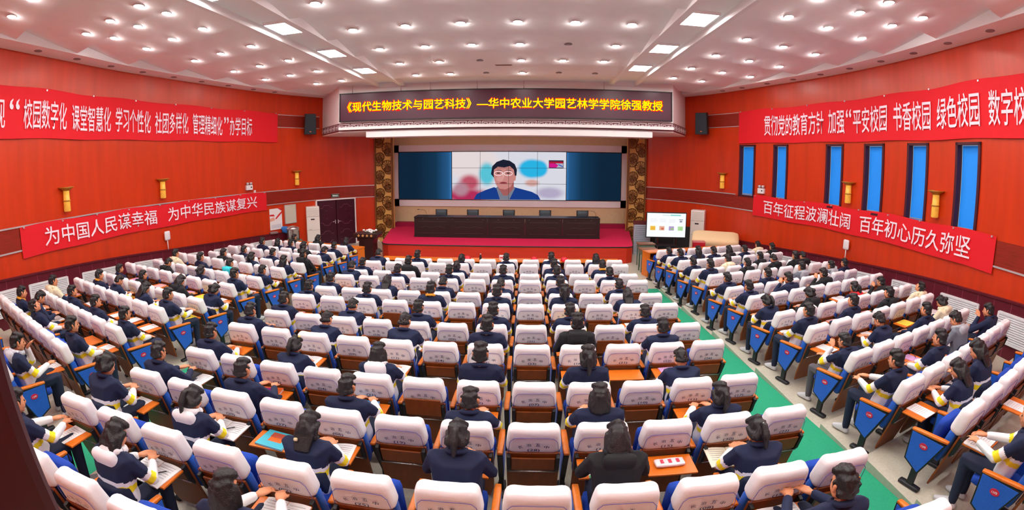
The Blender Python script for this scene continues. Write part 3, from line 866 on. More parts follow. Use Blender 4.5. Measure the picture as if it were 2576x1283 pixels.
# speakers
M_SPK = mat('dark_speaker_grille', '#16242f', 0.6, bump=.3, bscale=200)
for side, s, lab in (('L', 20.0, 'black wall speaker at the end of the door-side wall'), ('R', 20.0, 'black wall speaker at the end of the window-side wall')):
    root = empty('wall_speaker'); M = wframe(side, s, 4.78, .32)
    root.matrix_local = M @ Matrix.Rotation(-.5 if side == 'L' else .5, 4, 'Z') @ Matrix.Rotation(.12, 4, 'X'); tag(root, lab, 'speaker')
    b = MB(M_CHAR); b.prism([(-.25, 0), (.25, 0), (.22, .84), (-.22, .84)], -.18, .18, bev=.015); b.build('cabinet', root)
    b = MB(M_SPK); b.prism([(-.225, .03), (.225, .03), (.2, .81), (-.2, .81)], -.2, -.17); b.build('front_grille', root)
    b = MB(mat('orange_logo_plate', '#d9713c', .4)); b.box((0, -.205, .12), (.07, .01, .035)); b.build('badge', root)
    b = MB(M_CHAR); b.tube([(0, .15, .5), (0, .38, .55)], .03, 8); b.build('bracket', root)
# exit sign, poster, notice board
root = empty('exit_sign'); root.matrix_local = wframe('L', 21.35, 2.10, .02); tag(root, 'dark green exit sign with white characters above the double door', 'sign')
b = MB(mat('exit_green', '#25453c', .4)); b.box((0, -.02, .07), (.36, .05, .15), bev=.006); b.build('box', root)
b = MB(M_SILVER)
for z in (0, .14): b.box((0, -.025, z), (.37, .055, .012))
b.build('frame', root)
o = link('lettering', fit_text('安全出口', -.14, .14, .035, .105, mat('exit_letter', '#dfe9e2', .5, emit=.3), .02), root); o.location = (0, -.048, 0)
root = empty('poster'); root.matrix_local = wframe('L', 18.36, 1.03, .02); tag(root, 'white poster with red ribbon design on the wall beside the notice board', 'poster')
b = MB(M_PAPER, mat('poster_red', '#d2232f', .7), mat('poster_salmon', '#eeae98', .7), mat('poster_grey', '#d7dae4', .7))
w, h = .62, .83
b.box((0, 0, h / 2), (w, .012, h))
b.face([(.1, -.008, h), (w / 2, -.008, h), (w / 2, -.008, h - .12)], 1); b.face([(w / 2, -.008, h - .12), (.12, -.008, h - .25), (-.05, -.008, h - .4), (.02, -.008, h - .42), (w / 2, -.008, h - .2)], 1)
b.face([(-w / 2, -.008, h - .22), (-.12, -.008, h - .22), (-.05, -.008, h - .3), (-w / 2, -.008, h - .28)], 1)
b.face([(-w / 2, -.008, .33), (-.05, -.008, .38), (-.1, -.008, .5), (-w / 2, -.008, .45)], 2); b.face([(-w / 2 + .05, -.008, .05), (w / 2 - .05, -.008, .05), (w / 2 - .05, -.008, .2), (-w / 2 + .05, -.008, .2)], 3)
b.build('sheet', root)
root = empty('notice_board'); root.matrix_local = wframe('L', 19.1, 1.2, .02); tag(root, 'blank pale grey notice board on the wall above the steel water boiler', 'board')
b = MB(mat('pale_board', '#cfcdbd', .6)); b.box((0, 0, .375), (.56, .03, .75)); b.build('panel', root)
b = MB(M_SILVER)
for x in (-.28, .28): b.box((x, -.005, .375), (.02, .04, .77))
for z in (0, .75): b.box((0, -.005, z), (.57, .04, .02))
b.build('frame', root)

# ---------------------------------------------------------------- stage desk, chairs, microphones
M_DESK = mat('black_brown_desk', '#241a1c', 0.4, noise_amt=0.15, nscale=5)
M_DESKL = mat('desk_moulding', '#4d3c38', 0.35)
root = empty('stage_desk', (-.9, 17.6, .6)); tag(root, 'long black-brown panelled conference desk on the crimson stage', 'desk')
W = 7.32
b = MB(M_DESK); b.box((0, .3, .79), (W, .66, .05), bev=.008); b.build('desk_top', root)
for k in range(5):
    x = (k - 2) * W / 5
    b = MB(M_DESK, M_DESKL); b.box((x, .02, .385), (W / 5 - .01, .05, .77))
    for z in (.62, .16): b.box((x, -.01, z), (W / 5 - .35, .012, .014), 1)
    pts = [(x + u * .52, -.012, .38 + .05 * abs(((u + 1) * 2 % 2) - 1) * -1 + .05) for u in np.linspace(-1, 1, 17)]
    b.tube(pts, .007, 5, 1)
    b.build('front_panel', root)
    b = MB(M_DESK); b.box((x, -.01, .04), (W / 5, .06, .08)); b.build('plinth', root)
for x in (-W / 2 + .03, W / 2 - .03):
    b = MB(M_DESK); b.box((x, .3, .385), (.05, .6, .77)); b.build('side_panel', root)
b = MB(M_SILVER)
for k in range(12): b.lathe([(.014, 0), (.014, .006)], 8, c=(-3.3 + k * .6, -.02, .72))
b.build('stud', root)
M_TEAL = mat('grey_teal_leather', '#3c4c55', 0.5)
for k, x in enumerate((-3.68, -2.35, -.85, .65, 2.2)):
    root = empty('stage_chair', (x, 18.5, .6)); tag(root, 'grey-teal high-backed chair behind the stage desk, %s from the podium end' % ORD[k], 'chair', 'chairs behind the stage desk')
    b = MB(M_TEAL); b.rbox((.46, .09, .62), .04, 3, M=Matrix.Translation((0, .27, .66))); b.build('backrest', root)
    b = MB(M_TEAL); b.rbox((.48, .48, .1), .04, 3, M=Matrix.Translation((0, 0, .46))); b.build('seat', root)
    for sx_ in (-1, 1):
        for sy in (-1, 1):
            b = MB(M_DESK); b.box((sx_ * .2, sy * .2, .21), (.045, .045, .42)); b.build('leg', root)
    b = MB(M_DESK); b.box((0, .31, .66), (.5, .03, .64), bev=.01); b.build('back_frame', root)
for x, sg, lab in ((-4.1, -1, 'thin gooseneck microphone at the podium end of the stage desk'), (2.62, -1, 'gooseneck microphone at the television end of the stage desk')):
    root = empty('microphone', (x, 17.85, 1.415)); tag(root, lab, 'microphone')
    b = MB(M_BLACK); b.box((0, 0, .015), (.1, .12, .03), bev=.006); b.build('base', root)
    b = MB(M_BLACK); b.tube([(0, 0, .03), (sg * .01, 0, .14), (sg * .06, 0, .22), (sg * .16, 0, .25), (sg * .3, 0, .255)], .006, 6); b.build('gooseneck', root)
    b = MB(M_CHAR); b.tube([(sg * .3, 0, .255), (sg * .38, 0, .256)], .014, 8); b.build('capsule', root)

# ---------------------------------------------------------------- podium, air conditioners, television, odds and ends at the front
M_POD = mat('dark_podium_wood', '#33191a', 0.35, noise_amt=0.15, nscale=6)
root = empty('podium', (-5.78, 15.55, 0)); tag(root, 'dark carved wooden podium standing in front of the stage corner', 'podium')
b = MB(M_POD); b.prism([(-.34, 0), (.34, 0), (.34, .1), (.28, .14), (.26, .8), (.32, .84), (.34, .92), (-.34, .92), (-.32, .84), (-.26, .8), (-.28, .14), (-.34, .1)], -.25, .25); b.build('column', root)
b = MB(M_POD); b.prism([(-.44, .92), (.44, .92), (.47, 1.0), (.44, 1.08), (-.44, 1.08), (-.47, 1.0)], -.3, .3, bev=.015); b.build('top', root)
b = MB(mat('gold_carving', '#c9975a', .4))
for k in range(4): b.box((-.24 + k * .16, -.31, 1.0), (.07, .012, .07), rot=Matrix.Rotation(.785, 3, 'Y'))
b.build('ornament', root)
root = empty('flower_arrangement', (-5.7, 15.55, 1.08)); tag(root, 'small white flower arrangement lying on the podium top', 'flowers')
b = MB(M_PAPER)
for k in range(14):
    a = k * 2.4; r = .03 + .013 * k
    b.rbox((.09, .09, .06), .03, 2, M=Matrix.Translation((r * 1.3 * math.cos(a), r * .6 * math.sin(a), .05 + .04 * math.cos(k))))
b.build('blossoms', root)
b = MB(mat('leaf_green', '#3f6b3a', .6))
for k in range(8):
    a = k * .8; b.box((.18 * math.cos(a), .09 * math.sin(a), .02), (.12, .04, .01), rot=Matrix.Rotation(a, 3, 'Z'))
b.build('leaves', root)

M_ACW = mat('white_appliance', '#eceae4', 0.35)
M_ACG = mat('appliance_joint', '#b5b3ad', 0.5)
def air_con(loc, rz, label):
    root = empty('air_conditioner', loc, rz); tag(root, label, 'air conditioner')
    b = MB(M_ACW); b.box((0, 0, .9), (.56, .40, 1.8), bev=.02); b.build('cabinet', root)
    b = MB(M_ACW); b.box((0, -.205, 1.58), (.5, .02, .36), bev=.006); b.build('air_outlet', root)
    b = MB(M_ACG)
    for z in (1.38, .82, .1): b.box((0, -.201, z), (.56, .006, .012))
    for k in range(7): b.box((0, -.217, 1.45 + k * .045), (.46, .006, .008))
    b.build('seam', root)
    b = MB(M_BLACK); b.box((-.02, -.205, 1.27), (.16, .012, .05)); b.build('display', root)
    b = MB(M_ACG); b.box((-.12, -.205, .85), (.1, .01, .02)); b.build('logo_plate', root)
air_con((-9.02, 17.55, 0), .62, 'white floor-standing air conditioner beside the double door')
air_con((6.75, 17.45, 0), -.55, 'white floor-standing air conditioner behind the cream covered bench')

root = empty('television', (5.2, 16.8, 0), -.12); tag(root, 'large white-lit presentation television on a stand beside the stage', 'television')
W, H = 1.5, .90
b = MB(M_CHAR); b.box((0, 0, 1.28), (W + .06, .07, H + .07), bev=.01); b.build('bezel', root)
scr = MB(emis('tv_white', '#f7f9fb', .62)); scr.face([(-W / 2, -.04, 1.28 - H / 2), (W / 2, -.04, 1.28 - H / 2), (W / 2, -.04, 1.28 + H / 2), (-W / 2, -.04, 1.28 + H / 2)]); so = scr.build('display', root)
def tvp(x, z, w, h, c): 
    b = MB(emis('tv' + c, c, .58)); b.face([(x - w / 2, -.043, z - h / 2), (x + w / 2, -.043, z - h / 2), (x + w / 2, -.043, z + h / 2), (x - w / 2, -.043, z + h / 2)]); b.build('slide_item', so)
tvp(.35, 1.66, .4, .05, '#8fdcd6')
tvp(.0, 1.655, .32, .03, '#d6ecec')
for x in (-.5, -.13, .22): 
    for z in (1.5, 1.45, 1.4): tvp(x, z, .24, .008, '#cfd3da')
tvp(.56, 1.5, .16, .02, '#5a5f78'); tvp(.56, 1.43, .1, .07, '#9aa0b4')
for x, c, c2 in ((-.52, '#f5c24a', '#f0a030'), (-.17, '#e8b49a', '#d8503a'), (.2, '#b7a0cf', '#9ccf6a'), (.55, '#b7e0a0', '#8ccf70')):
    tvp(x, 1.16, .2, .16, c); tvp(x + .03, 1.14, .1, .08, c2)
b = MB(M_CHAR)
for x in (-.35, .35): b.tube([(x, .05, 1.1), (x, .08, .08)], .03, 8)
b.build('stand_post', root)
b = MB(M_CHAR); b.box((0, .08, .05), (1.0, .55, .06), bev=.01); b.box((0, .1, .5), (.8, .35, .03)); b.build('stand_base', root)
# dark folding partition behind the television
M_PART = mat('dark_blackboard', '#20262b', 0.5)
root = empty('folding_screen', (5.6, 17.9, 0), -.35); tag(root, 'low dark folding screen standing behind the television', 'screen')
for k, x in enumerate((-.75, 0, .75)):
    b = MB(M_PART); b.box((x, .06 * (k % 2), .6), (.74, .03, 1.0)); b.build('leaf', root)
for x in (-1.1, 1.1):
    b = MB(M_CHAR); b.box((x, .03, .55), (.04, .3, 1.1)); b.build('leg', root)
# steel shelving of grey slats behind the television, in front of the pillar
root = empty('grey_cabinet', (4.45, 17.6, 0), -.1); tag(root, 'pale grey ribbed cabinet between carved pillar and television', 'cabinet')
b = MB(mat('pale_grey_metal', '#a9b6c2', .5)); b.box((0, 0, .6), (.66, .3, 1.2), bev=.01); b.build('body', root)
b = MB(mat('grey_rib', '#8594a3', .5))
for k in range(14): b.box((0, -.155, .16 + k * .075), (.6, .012, .03))
b.build('ribs', root)
b = MB(mat('dark_red_board', '#5a1c22', .5)); b.box((0, 0, 1.26), (.7, .32, .12)); b.build('top_board', root)
# old school desk with green frame
def school_desk(loc, rz, label, h=.76):
    root = empty('school_desk', loc, rz); tag(root, label, 'desk')
    b = MB(mat('worn_brown_board', '#8a5f4a', .5)); b.box((0, 0, h), (.6, .42, .03), bev=.005); b.build('desk_top', root)
    b = MB(mat('green_grey_metal', '#5b7362', .5)); b.box((0, .0, h - .1), (.54, .38, .14)); b.build('drawer_box', root)
    for x in (-.25, .25):
        for y in (-.16, .16):
            b = MB(MATS['green_grey_metal']); b.box((x, y, (h - .17) / 2), (.035, .035, h - .17)); b.build('leg', root)
school_desk((3.98, 14.75, 0), .05, 'old school desk with green metal frame at the stage corner')
school_desk((4.1, 15.55, 0), .05, 'second old school desk behind the first, by the stage side', .8)
# cream covered bench with wooden edge
M_CLOTH = mat('cream_dust_cloth', '#ecd2a4', 0.85, bump=.3, bscale=6)
root = empty('covered_bench', (6.75, 15.6, 0), -.42); tag(root, 'long sloping bench draped with a cream dust cloth by the window-side wall', 'bench')
b = MB(M_CLOTH); b.rbox((1.75, .75, .62), .18, 5, M=Matrix.Translation((0, .12, .82)) @ Matrix.Rotation(.45, 4, 'X')); b.build('dust_cloth', root)
b = MB(mat('bench_wood', '#7a4526', .45)); b.box((-.05, -.38, .56), (1.8, .25, .05), bev=.01); b.build('edge_board', root)
for x in (-.75, .75):
    b = MB(MATS['bench_wood']); b.box((x, .0, .26), (.1, .6, .52)); b.build('leg', root)
root = empty('red_box', (5.95, 15.2, 0), -.2); tag(root, 'small red lacquered box on a stand in front of the cream covered bench', 'box')
b = MB(mat('red_lacquer', '#b3122a', .35)); b.box((0, 0, .78), (.42, .3, .26), bev=.01); b.build('body', root)
b = MB(mat('pink_lid', '#c96f76', .4)); b.box((0, 0, .925), (.44, .32, .035)); b.build('lid', root)
b = MB(MATS['bench_wood']); b.box((0, 0, .33), (.34, .26, .66)); b.build('stand', root)
# water boiler on a small cabinet
root = empty('boiler_table', (-9.3, 16.3, 0), .6); tag(root, 'low green-grey table under the steel water boiler', 'table')
b = MB(mat('green_grey_cloth', '#68806c', .8)); b.box((0, 0, .54), (.72, .52, .05), bev=.01); b.build('table_top', root)
for x in (-.3, .3):
    for y in (-.2, .2):
        b = MB(MATS['green_grey_metal']); b.box((x, y, .26), (.04, .04, .52)); b.build('leg', root)
root = empty('water_boiler', (-9.3, 16.3, .565), .6); tag(root, 'round stainless steel water boiler standing next to the air conditioner', 'boiler')
b = MB(M_STEEL); b.lathe([(.22, 0), (.24, .02), (.24, .44), (.25, .46)], 24); b.build('drum', root)
b = MB(M_STEEL); b.lathe([(.26, .46), (.26, .49), (.2, .55), (.05, .58)], 24); b.build('lid', root)
b = MB(M_BLACK); b.tube([(.2, 0, .56), (.2, 0, .2)], .0, 4) if False else b.box((.24, -.03, .2), (.03, .05, .36)); b.build('handle', root)
b = MB(M_CHAR); b.tube([(0, -.24, .08), (0, -.31, .08), (0, -.31, .03)], .014, 8); b.build('tap', root)
p, n, t = wpt('L', 18.75, .14)
root = empty('blue_bag', (p[0], p[1], dado_top(18.75) + .0)); tag(root, 'crumpled blue plastic bag on the dado ledge below the poster', 'bag')
b = MB(mat('blue_plastic', '#2a78d0', .4)); b.rbox((.3, .28, .26), .08, 4, M=Matrix.Translation((0, 0, .12)), fn=lambda p: p * (1 + .25 * noise.noise(p * 9))); b.build('sack', root)
p, n, t = wpt('L', 18.15, .1)
root = empty('grey_cloth_bundle', (p[0], p[1], dado_top(18.15))); tag(root, 'small grey cloth bundle on the dado ledge under the white poster', 'cloth')
b = MB(mat('grey_cloth', '#8b6f70', .9)); b.rbox((.34, .14, .1), .04, 3, M=Matrix.Translation((0, 0, .05)) @ Matrix.Rotation(.9, 4, 'Z')); b.build('fold', root)

# ---------------------------------------------------------------- long front desks
def front_desk(pa, pb, label, h=.78):
    L = math.hypot(pb[0] - pa[0], pb[1] - pa[1]); an = math.atan2(pb[1] - pa[1], pb[0] - pa[0])
    root = empty('front_desk', ((pa[0] + pb[0]) / 2, (pa[1] + pb[1]) / 2, 0), an); tag(root, label, 'desk', 'long front-row desks')
    b = MB(M_WOOD); b.box((0, 0, h), (L, .42, .04), bev=.008); b.build('desk_top', root)
    b = MB(M_WOODB); b.box((0, .16, h / 2 + .08), (L - .1, .025, h - .2)); b.build('front_panel', root)
    b = MB(M_WOODB); b.box((0, .02, h - .2), (L - .1, .3, .02)); b.build('shelf', root)
    for x in (-L / 2 + .04, L / 2 - .04):
        b = MB(M_WOOD); b.box((x, 0, h / 2 - .01), (.06, .4, h - .03)); b.build('end_panel', root)
front_desk((-4.3, 12.75), (2.6, 12.82), 'long orange wooden desk in front of the middle block first row')
front_desk((3.72, 14.12), (7.0, 15.0), 'long orange wooden desk in front of the window-side first row')
front_desk((-5.5, 14.12), (-8.9, 14.95), 'long orange wooden desk in front of the door-side first row')
M_REDP = mat('red_plastic', '#d3142c', .4)
for k, x in enumerate((-1.75, .15, 1.0)):
    root = empty('red_hat', (x, 12.72, .80)); tag(root, 'small red hat on the long middle desk, %s from the podium' % ORD[k], 'hat', 'red caps on the front desk')
    b = MB(M_REDP); b.lathe([(.1, 0), (.1, .03), (.08, .08), (.04, .105), (.005, .11)], 14); b.build('crown', root)
    b = MB(M_REDP); b.box((0, -.12, .01), (.15, .1, .012), bev=.004); b.build('peak', root)
root = empty('white_carton', (-.78, 12.72, .80)); tag(root, 'small pinkish white carton standing on the long middle desk', 'box')
b = MB(mat('pinkish_white', '#f1dfe3', .6)); b.box((0, 0, .07), (.12, .08, .14), bev=.004); b.build('body', root)
b = MB(M_REDP); b.box((0, -.042, .08), (.08, .004, .03)); b.build('print', root)
root = empty('black_bottle', (-1.38, 12.74, .80)); tag(root, 'small dark bottle standing on the long middle desk', 'bottle')
b = MB(M_CHAR); b.lathe([(.03, 0), (.035, .01), (.035, .1), (.016, .13), (.016, .16)], 12); b.build('body', root)
b = MB(M_SILVER); b.lathe([(.019, .15), (.019, .175), (.003, .178)], 12); b.build('cap', root)

# ---------------------------------------------------------------- ceiling lamps
M_LENS = emis('downlight_lens', '#fffaf4', DOWN_E)
M_RING = mat('downlight_ring', '#e8e8e8', .4)
M_OFF = mat('unlit_lens', '#6e6468', .4)
def ceil_fit(X, Y):
    """the fitting seen at (X, Y) on the plane z = 6.37, moved up the sight line onto the stepped panels."""
    t = 1.0
    for _ in range(30):
        z = panel_z(X * t, Y * t); t += .6 * ((z - CZ) / (6.37 - CZ) - t)
    return X * t, Y * t, panel_z(X * t, Y * t)
b = MB(M_RING); b.lathe([(.075, .01), (.105, .0), (.11, -.012), (.095, -.018), (.078, -.008)], 20); ME_RING = b.mesh('ring')
b = MB(M_LENS); b.lathe([(.082, -.004), (.078, -.022), (.055, -.036), (.02, -.042)], 14); ME_LENS = b.mesh('lens')
b = MB(M_OFF); b.lathe([(.08, -.004), (.06, -.006), (.004, .0)], 14); ME_OFF = b.mesh('lens_off')
b = MB(mat('dull_ring', '#8f8488', .5)); b.lathe([(.075, .01), (.095, .0), (.10, -.012), (.088, -.016), (.078, -.008)], 18); ME_RINGD = b.mesh('ring_dull')
def downlight(x, y, z, lit, label, group):
    root = empty('downlight', (x, y, z)); tag(root, label, 'light', group)
    link('ring', ME_RING if lit else ME_RINGD, root); link('lens', ME_LENS if lit else ME_OFF, root)
rows = [14.2, 12.38, 10.61, 8.84, 7.06, 5.28, 3.5, 1.72, -.06]
for r, y in enumerate(rows):
    for c in range(6):
        X = -3.62 + 1.128 * c
        lit = not ((r == 0 and c in (2, 4, 5)) or (r == 1 and c == 2) or (r == 2 and c == 4))
        x, y_, z = ceil_fit(X, y)
        downlight(x, y_, z, lit, '%s round downlight, centre ceiling bay, %s row from the stage, %s from the door side' % ('lit' if lit else 'unlit', ORD[r], ORD[c]), 'centre bay downlights')
SL = [(-6.26, 14.4), (-6.3, 12.6), (-6.34, 10.92), (-6.34, 9.13), (-6.37, 7.39), (-6.37, 5.61), (-6.37, 3.83), (-6.37, 2.05), (-6.37, .27)]
SR_ = [(4.62, 14.3), (4.65, 12.67), (4.67, 10.91), (4.7, 9.2), (4.7, 7.42), (4.7, 5.63), (4.7, 3.85), (4.7, 2.07), (4.7, .3)]
for nm, P, sg in (('door-side', SL, -1), ('window-side', SR_, 1)):
    for r, (X, Y) in enumerate(P):
        for c in range(3):
            if r == 0 and c == 2: continue
            X2, Y2 = X + sg * 1.075 * c, Y + .24 * c
            x, y_, z = ceil_fit(X2, Y2)
            if y_ < -2: continue
            lit = not (nm == 'door-side' and r == 1 and c == 1 and False)
            downlight(x, y_, z, lit, 'lit round downlight, %s ceiling bay, %s row from the stage, %s from the centre' % (nm, ORD[r], ORD[c]), nm + ' bay downlights')
    # the extra short row tucked behind a ceiling step
    for c in range(3):
        X2, Y2 = (-6.27 - 1.04 * c, 6.21 + .255 * c) if sg < 0 else (4.66 + 1.04 * c, 6.31 + .26 * c)
        x, y_, z = ceil_fit(X2, Y2)
        downlight(x, y_ , z, True, 'lit round downlight half hidden by a ceiling step, %s bay, %s from the centre' % (nm, ORD[c]), nm + ' bay downlights')
for side, S in (('L', [6.9, 8.3, 9.55, 10.8, 12.05, 13.3, 14.5, 15.75, 17.0, 18.1]), ('R', [6.7, 7.95, 9.2, 10.4, 11.6, 12.85, 14.1, 15.3, 16.5, 17.75, 18.8])):
    for k, s in enumerate(S):
        p, _, _ = wpt(side, s, .38)
        downlight(p[0], p[1], ZC, False, 'unlit recessed downlight in the %s cove soffit, %s from the rear' % ('door-side' if side == 'L' else 'window-side', ORD[k]), 'cove soffit downlights')
M_TROF = emis('lamp_panel', '#fffdf6', TROF_E)
for nm, x in (('door-side', -5.06), ('window-side', 3.30)):
    for k, y in enumerate((13.62, 11.1, 8.55, 6.0, 3.45, .9)):
        root = empty('ceiling_lamp', (x, y, 6.52)); tag(root, 'square lit ceiling lamp in the %s trough, %s from the stage' % (nm, ORD[k]), 'light', 'trough lamps')
        b = MB(M_WHITE); w, l = .62, .82
        for sx_ in (-w / 2, w / 2): b.box((sx_, 0, -.03), (.03, l, .06))
        for sy in (-l / 2, l / 2): b.box((0, sy, -.03), (w + .03, .03, .06))
        b.build('frame', root)
        b = MB(M_TROF); b.box((0, 0, -.045), (w - .03, l - .03, .03), bev=.01); b.build('diffuser', root)
root = empty('ceiling_vent', (-.8, 13.7, panel_z(-.8, 13.7) - .0)); tag(root, 'square brownish air vent in the centre ceiling bay near the stage', 'vent')
b = MB(mat('brownish_vent', '#b09a96', .6)); b.box((0, 0, -.015), (.52, .42, .03)); b.build('frame', root)
b = MB(mat('vent_slat', '#8a726e', .6))
for k in range(8): b.box((0, -.17 + k * .048, -.035), (.46, .03, .012))
b.build('slats', root)
root = empty('sprinkler', (-.42, 13.45, panel_z(-.42, 13.45))); tag(root, 'small white sprinkler head beside the brownish ceiling vent', 'sprinkler')
b = MB(M_WHITE); b.lathe([(.04, 0), (.04, -.02), (.015, -.03), (.015, -.09), (.03, -.1)], 12); b.build('head', root)

# ---------------------------------------------------------------- auditorium seats
LEAN = 0.245
BK = Matrix.Translation((0, 0, 1.0)) @ Matrix.Rotation(LEAN, 4, 'X')
def cover_shape(p):
    t = (p.z / .30) + .5
    p = Vector((p.x * (1.03 - .12 * t * t), p.y * (1 - .12 * t), p.z))
    if t > .5: p.z -= .022 * (1 - min(1, abs(p.x) / .2) ** 2) * (t - .5) * 2 * (1 if p.y > -.02 else .35)
    return p + Vector((0, .0045, .003)) * noise.noise(Vector((p.x * 9, p.y * 9, p.z * 26)))
b = MB(M_COVER); b.rbox((.455, .165, .30), .062, 11, M=BK @ Matrix.Translation((0, 0, -.15)), fn=cover_shape); ME_COVER = b.mesh('cover')
b = MB(M_PIPE)
pp = [(-.213, -.085, -.285), (-.207, -.086, -.2), (-.197, -.083, -.125), (-.165, -.081, -.085), (-.1, -.082, -.077), (0, -.082, -.079), (.1, -.082, -.077), (.165, -.081, -.085), (.197, -.083, -.125), (.207, -.086, -.2), (.213, -.085, -.285)]
b.tube([BK @ Vector(p) for p in pp], .0026, 5); ME_PIPE = b.mesh('piping')
def on_back(me, x, z, rot=0.0, y=-.0885):
    a = mesh_co(me); c, s = math.cos(rot), math.sin(rot)
    set_co(me, [BK @ Vector((x + c * q[0] - s * q[2], y, z + s * q[0] + c * q[2])) for q in a]); return me
PR = [on_back(fit_text(g, -.021, .021, -.019, .019, M_PRINT, .006), x, z, r) for g, x, z, r in (('长', -.11, -.185, .25), ('治', -.04, -.158, .08), ('五', .035, -.156, -.05), ('中', .108, -.183, -.2))]
ME_PRINT = join_meshes('print', PR)
NUMS = {}
def num_mesh(n):
    if n not in NUMS: NUMS[n] = on_back(fit_text('(%02d)' % n, -.052, .052, -.02, .02, M_PRINT, .01, 'seat_number'), 0, -.226)
    return NUMS[n]
b = MB(M_BLUE); b.rbox((.45, .10, .40), .04, 4, M=BK @ Matrix.Translation((0, .012, -.46))); ME_BACK = b.mesh('backrest')
b = MB(M_WOODB); b.prism([(-.23, -.27), (.23, -.27), (.225, -.80), (.19, -.93), (-.19, -.93), (-.225, -.80)], -.085, -.062, M=BK, bev=.005); ME_PANEL = b.mesh('back_panel')
b = MB(M_BLUED); b.rbox((.44, .42, .10), .045, 4, M=Matrix.Translation((0, .39, .44))); ME_SEATD = b.mesh('seat')
b = MB(M_BLUED); b.rbox((.44, .10, .40), .045, 4, M=Matrix.Translation((0, .255, .60)) @ Matrix.Rotation(LEAN * .6, 4, 'X')); ME_SEATU = b.mesh('seat_folded')
b = MB(M_WOODB); b.box(BK @ Vector((0, -.108, -.385)), (.37, .018, .15), rot=Matrix.Rotation(LEAN, 3, 'X'), bev=.004); ME_TRF = b.mesh('writing_tablet_folded')
b = MB(M_TRAY); b.box((0, -.185, .665), (.43, .27, .02), bev=.006); ME_TRD = b.mesh('writing_tablet_open')
b = MB(M_WOODB); b.box(BK @ Vector((0, -.125, -.30)), (.38, .02, .21), rot=Matrix.Rotation(LEAN * .5, 3, 'X'), bev=.004); ME_TRR = b.mesh('writing_tablet_raised')
ME_BRK = []
for x in (-.208, .208):
    b = MB(M_BLACK); b.prism([(-.06, .09), (.0, .09), (.0, -.11), (-.03, -.15), (-.06, -.08)], -.016, .016, M=BK @ Matrix.Translation((x, -.075, -.37)) @ Matrix.Rotation(PI / 2, 4, 'Z') @ Matrix.Scale(-1, 4, (1, 0, 0)) if False else BK @ Matrix.Translation((x, -.07, -.37)) @ Matrix(((0, 1, 0, 0), (1, 0, 0, 0), (0, 0, 1, 0), (0, 0, 0, 1))), bev=.004)
    ME_BRK.append(b.mesh('tablet_bracket'))
b = MB(M_STEEL); b.tube([BK @ Vector((-.2, -.115, -.485)), BK @ Vector((.2, -.115, -.485))], .007, 8); ME_ROD = b.mesh('tablet_rod')
def arm_meshes(x, outer):
    b = MB(M_WOOD); b.rbox((.06, .44, .036), .016, 4, M=Matrix.Translation((x, .275, .63)) @ Matrix.Rotation(-.06, 4, 'X')); cap = b.mesh('armrest')
    T = Matrix(((0, 1, 0, x), (1, 0, 0, 0), (0, 0, 1, 0), (0, 0, 0, 1)))
    b = MB(M_BLACK, M_BLUE); b.prism([(.07, .615), (.495, .615), (.475, .285), (.27, .185)], -.022, .022, M=T)
    b.prism([(.09, .60), (.48, .60), (.46, .295), (.275, .205)], -.027, .027, 1, M=T, bev=.004); side = b.mesh('side_panel')
    b = MB(M_CHAR); b.box((x, .31, .13), (.045, .075, .24)); b.rbox((.085, .27, .045), .02, 3, M=Matrix.Translation((x, .31, .022))); foot = b.mesh('foot')
    return cap, side, foot
ARML, ARMR = arm_meshes(-.2885, -1), arm_meshes(.2885, 1)
def badge_mesh(x, sg, txt):
    b = MB(M_BADGE)
    c = [(x, .30 + .05 * math.cos(a), .50 + .033 * math.sin(a)) for a in np.linspace(0, 2 * PI, 18, endpoint=False)]
    d = [(x + sg * .006, p[1], p[2]) for p in c]
    b.face(d if sg > 0 else d[::-1])
    for i in range(18): b.face([c[i], c[(i + 1) % 18], d[(i + 1) % 18], d[i]])
    me = b.mesh('badge')
    t = fit_text(txt, -.03, .03, -.013, .013, M_PINKW, .02)
    a = mesh_co(t); set_co(t, [(x + sg * .0075, .30 + sg * q[0], .50 + q[2]) for q in a])
    return me, t
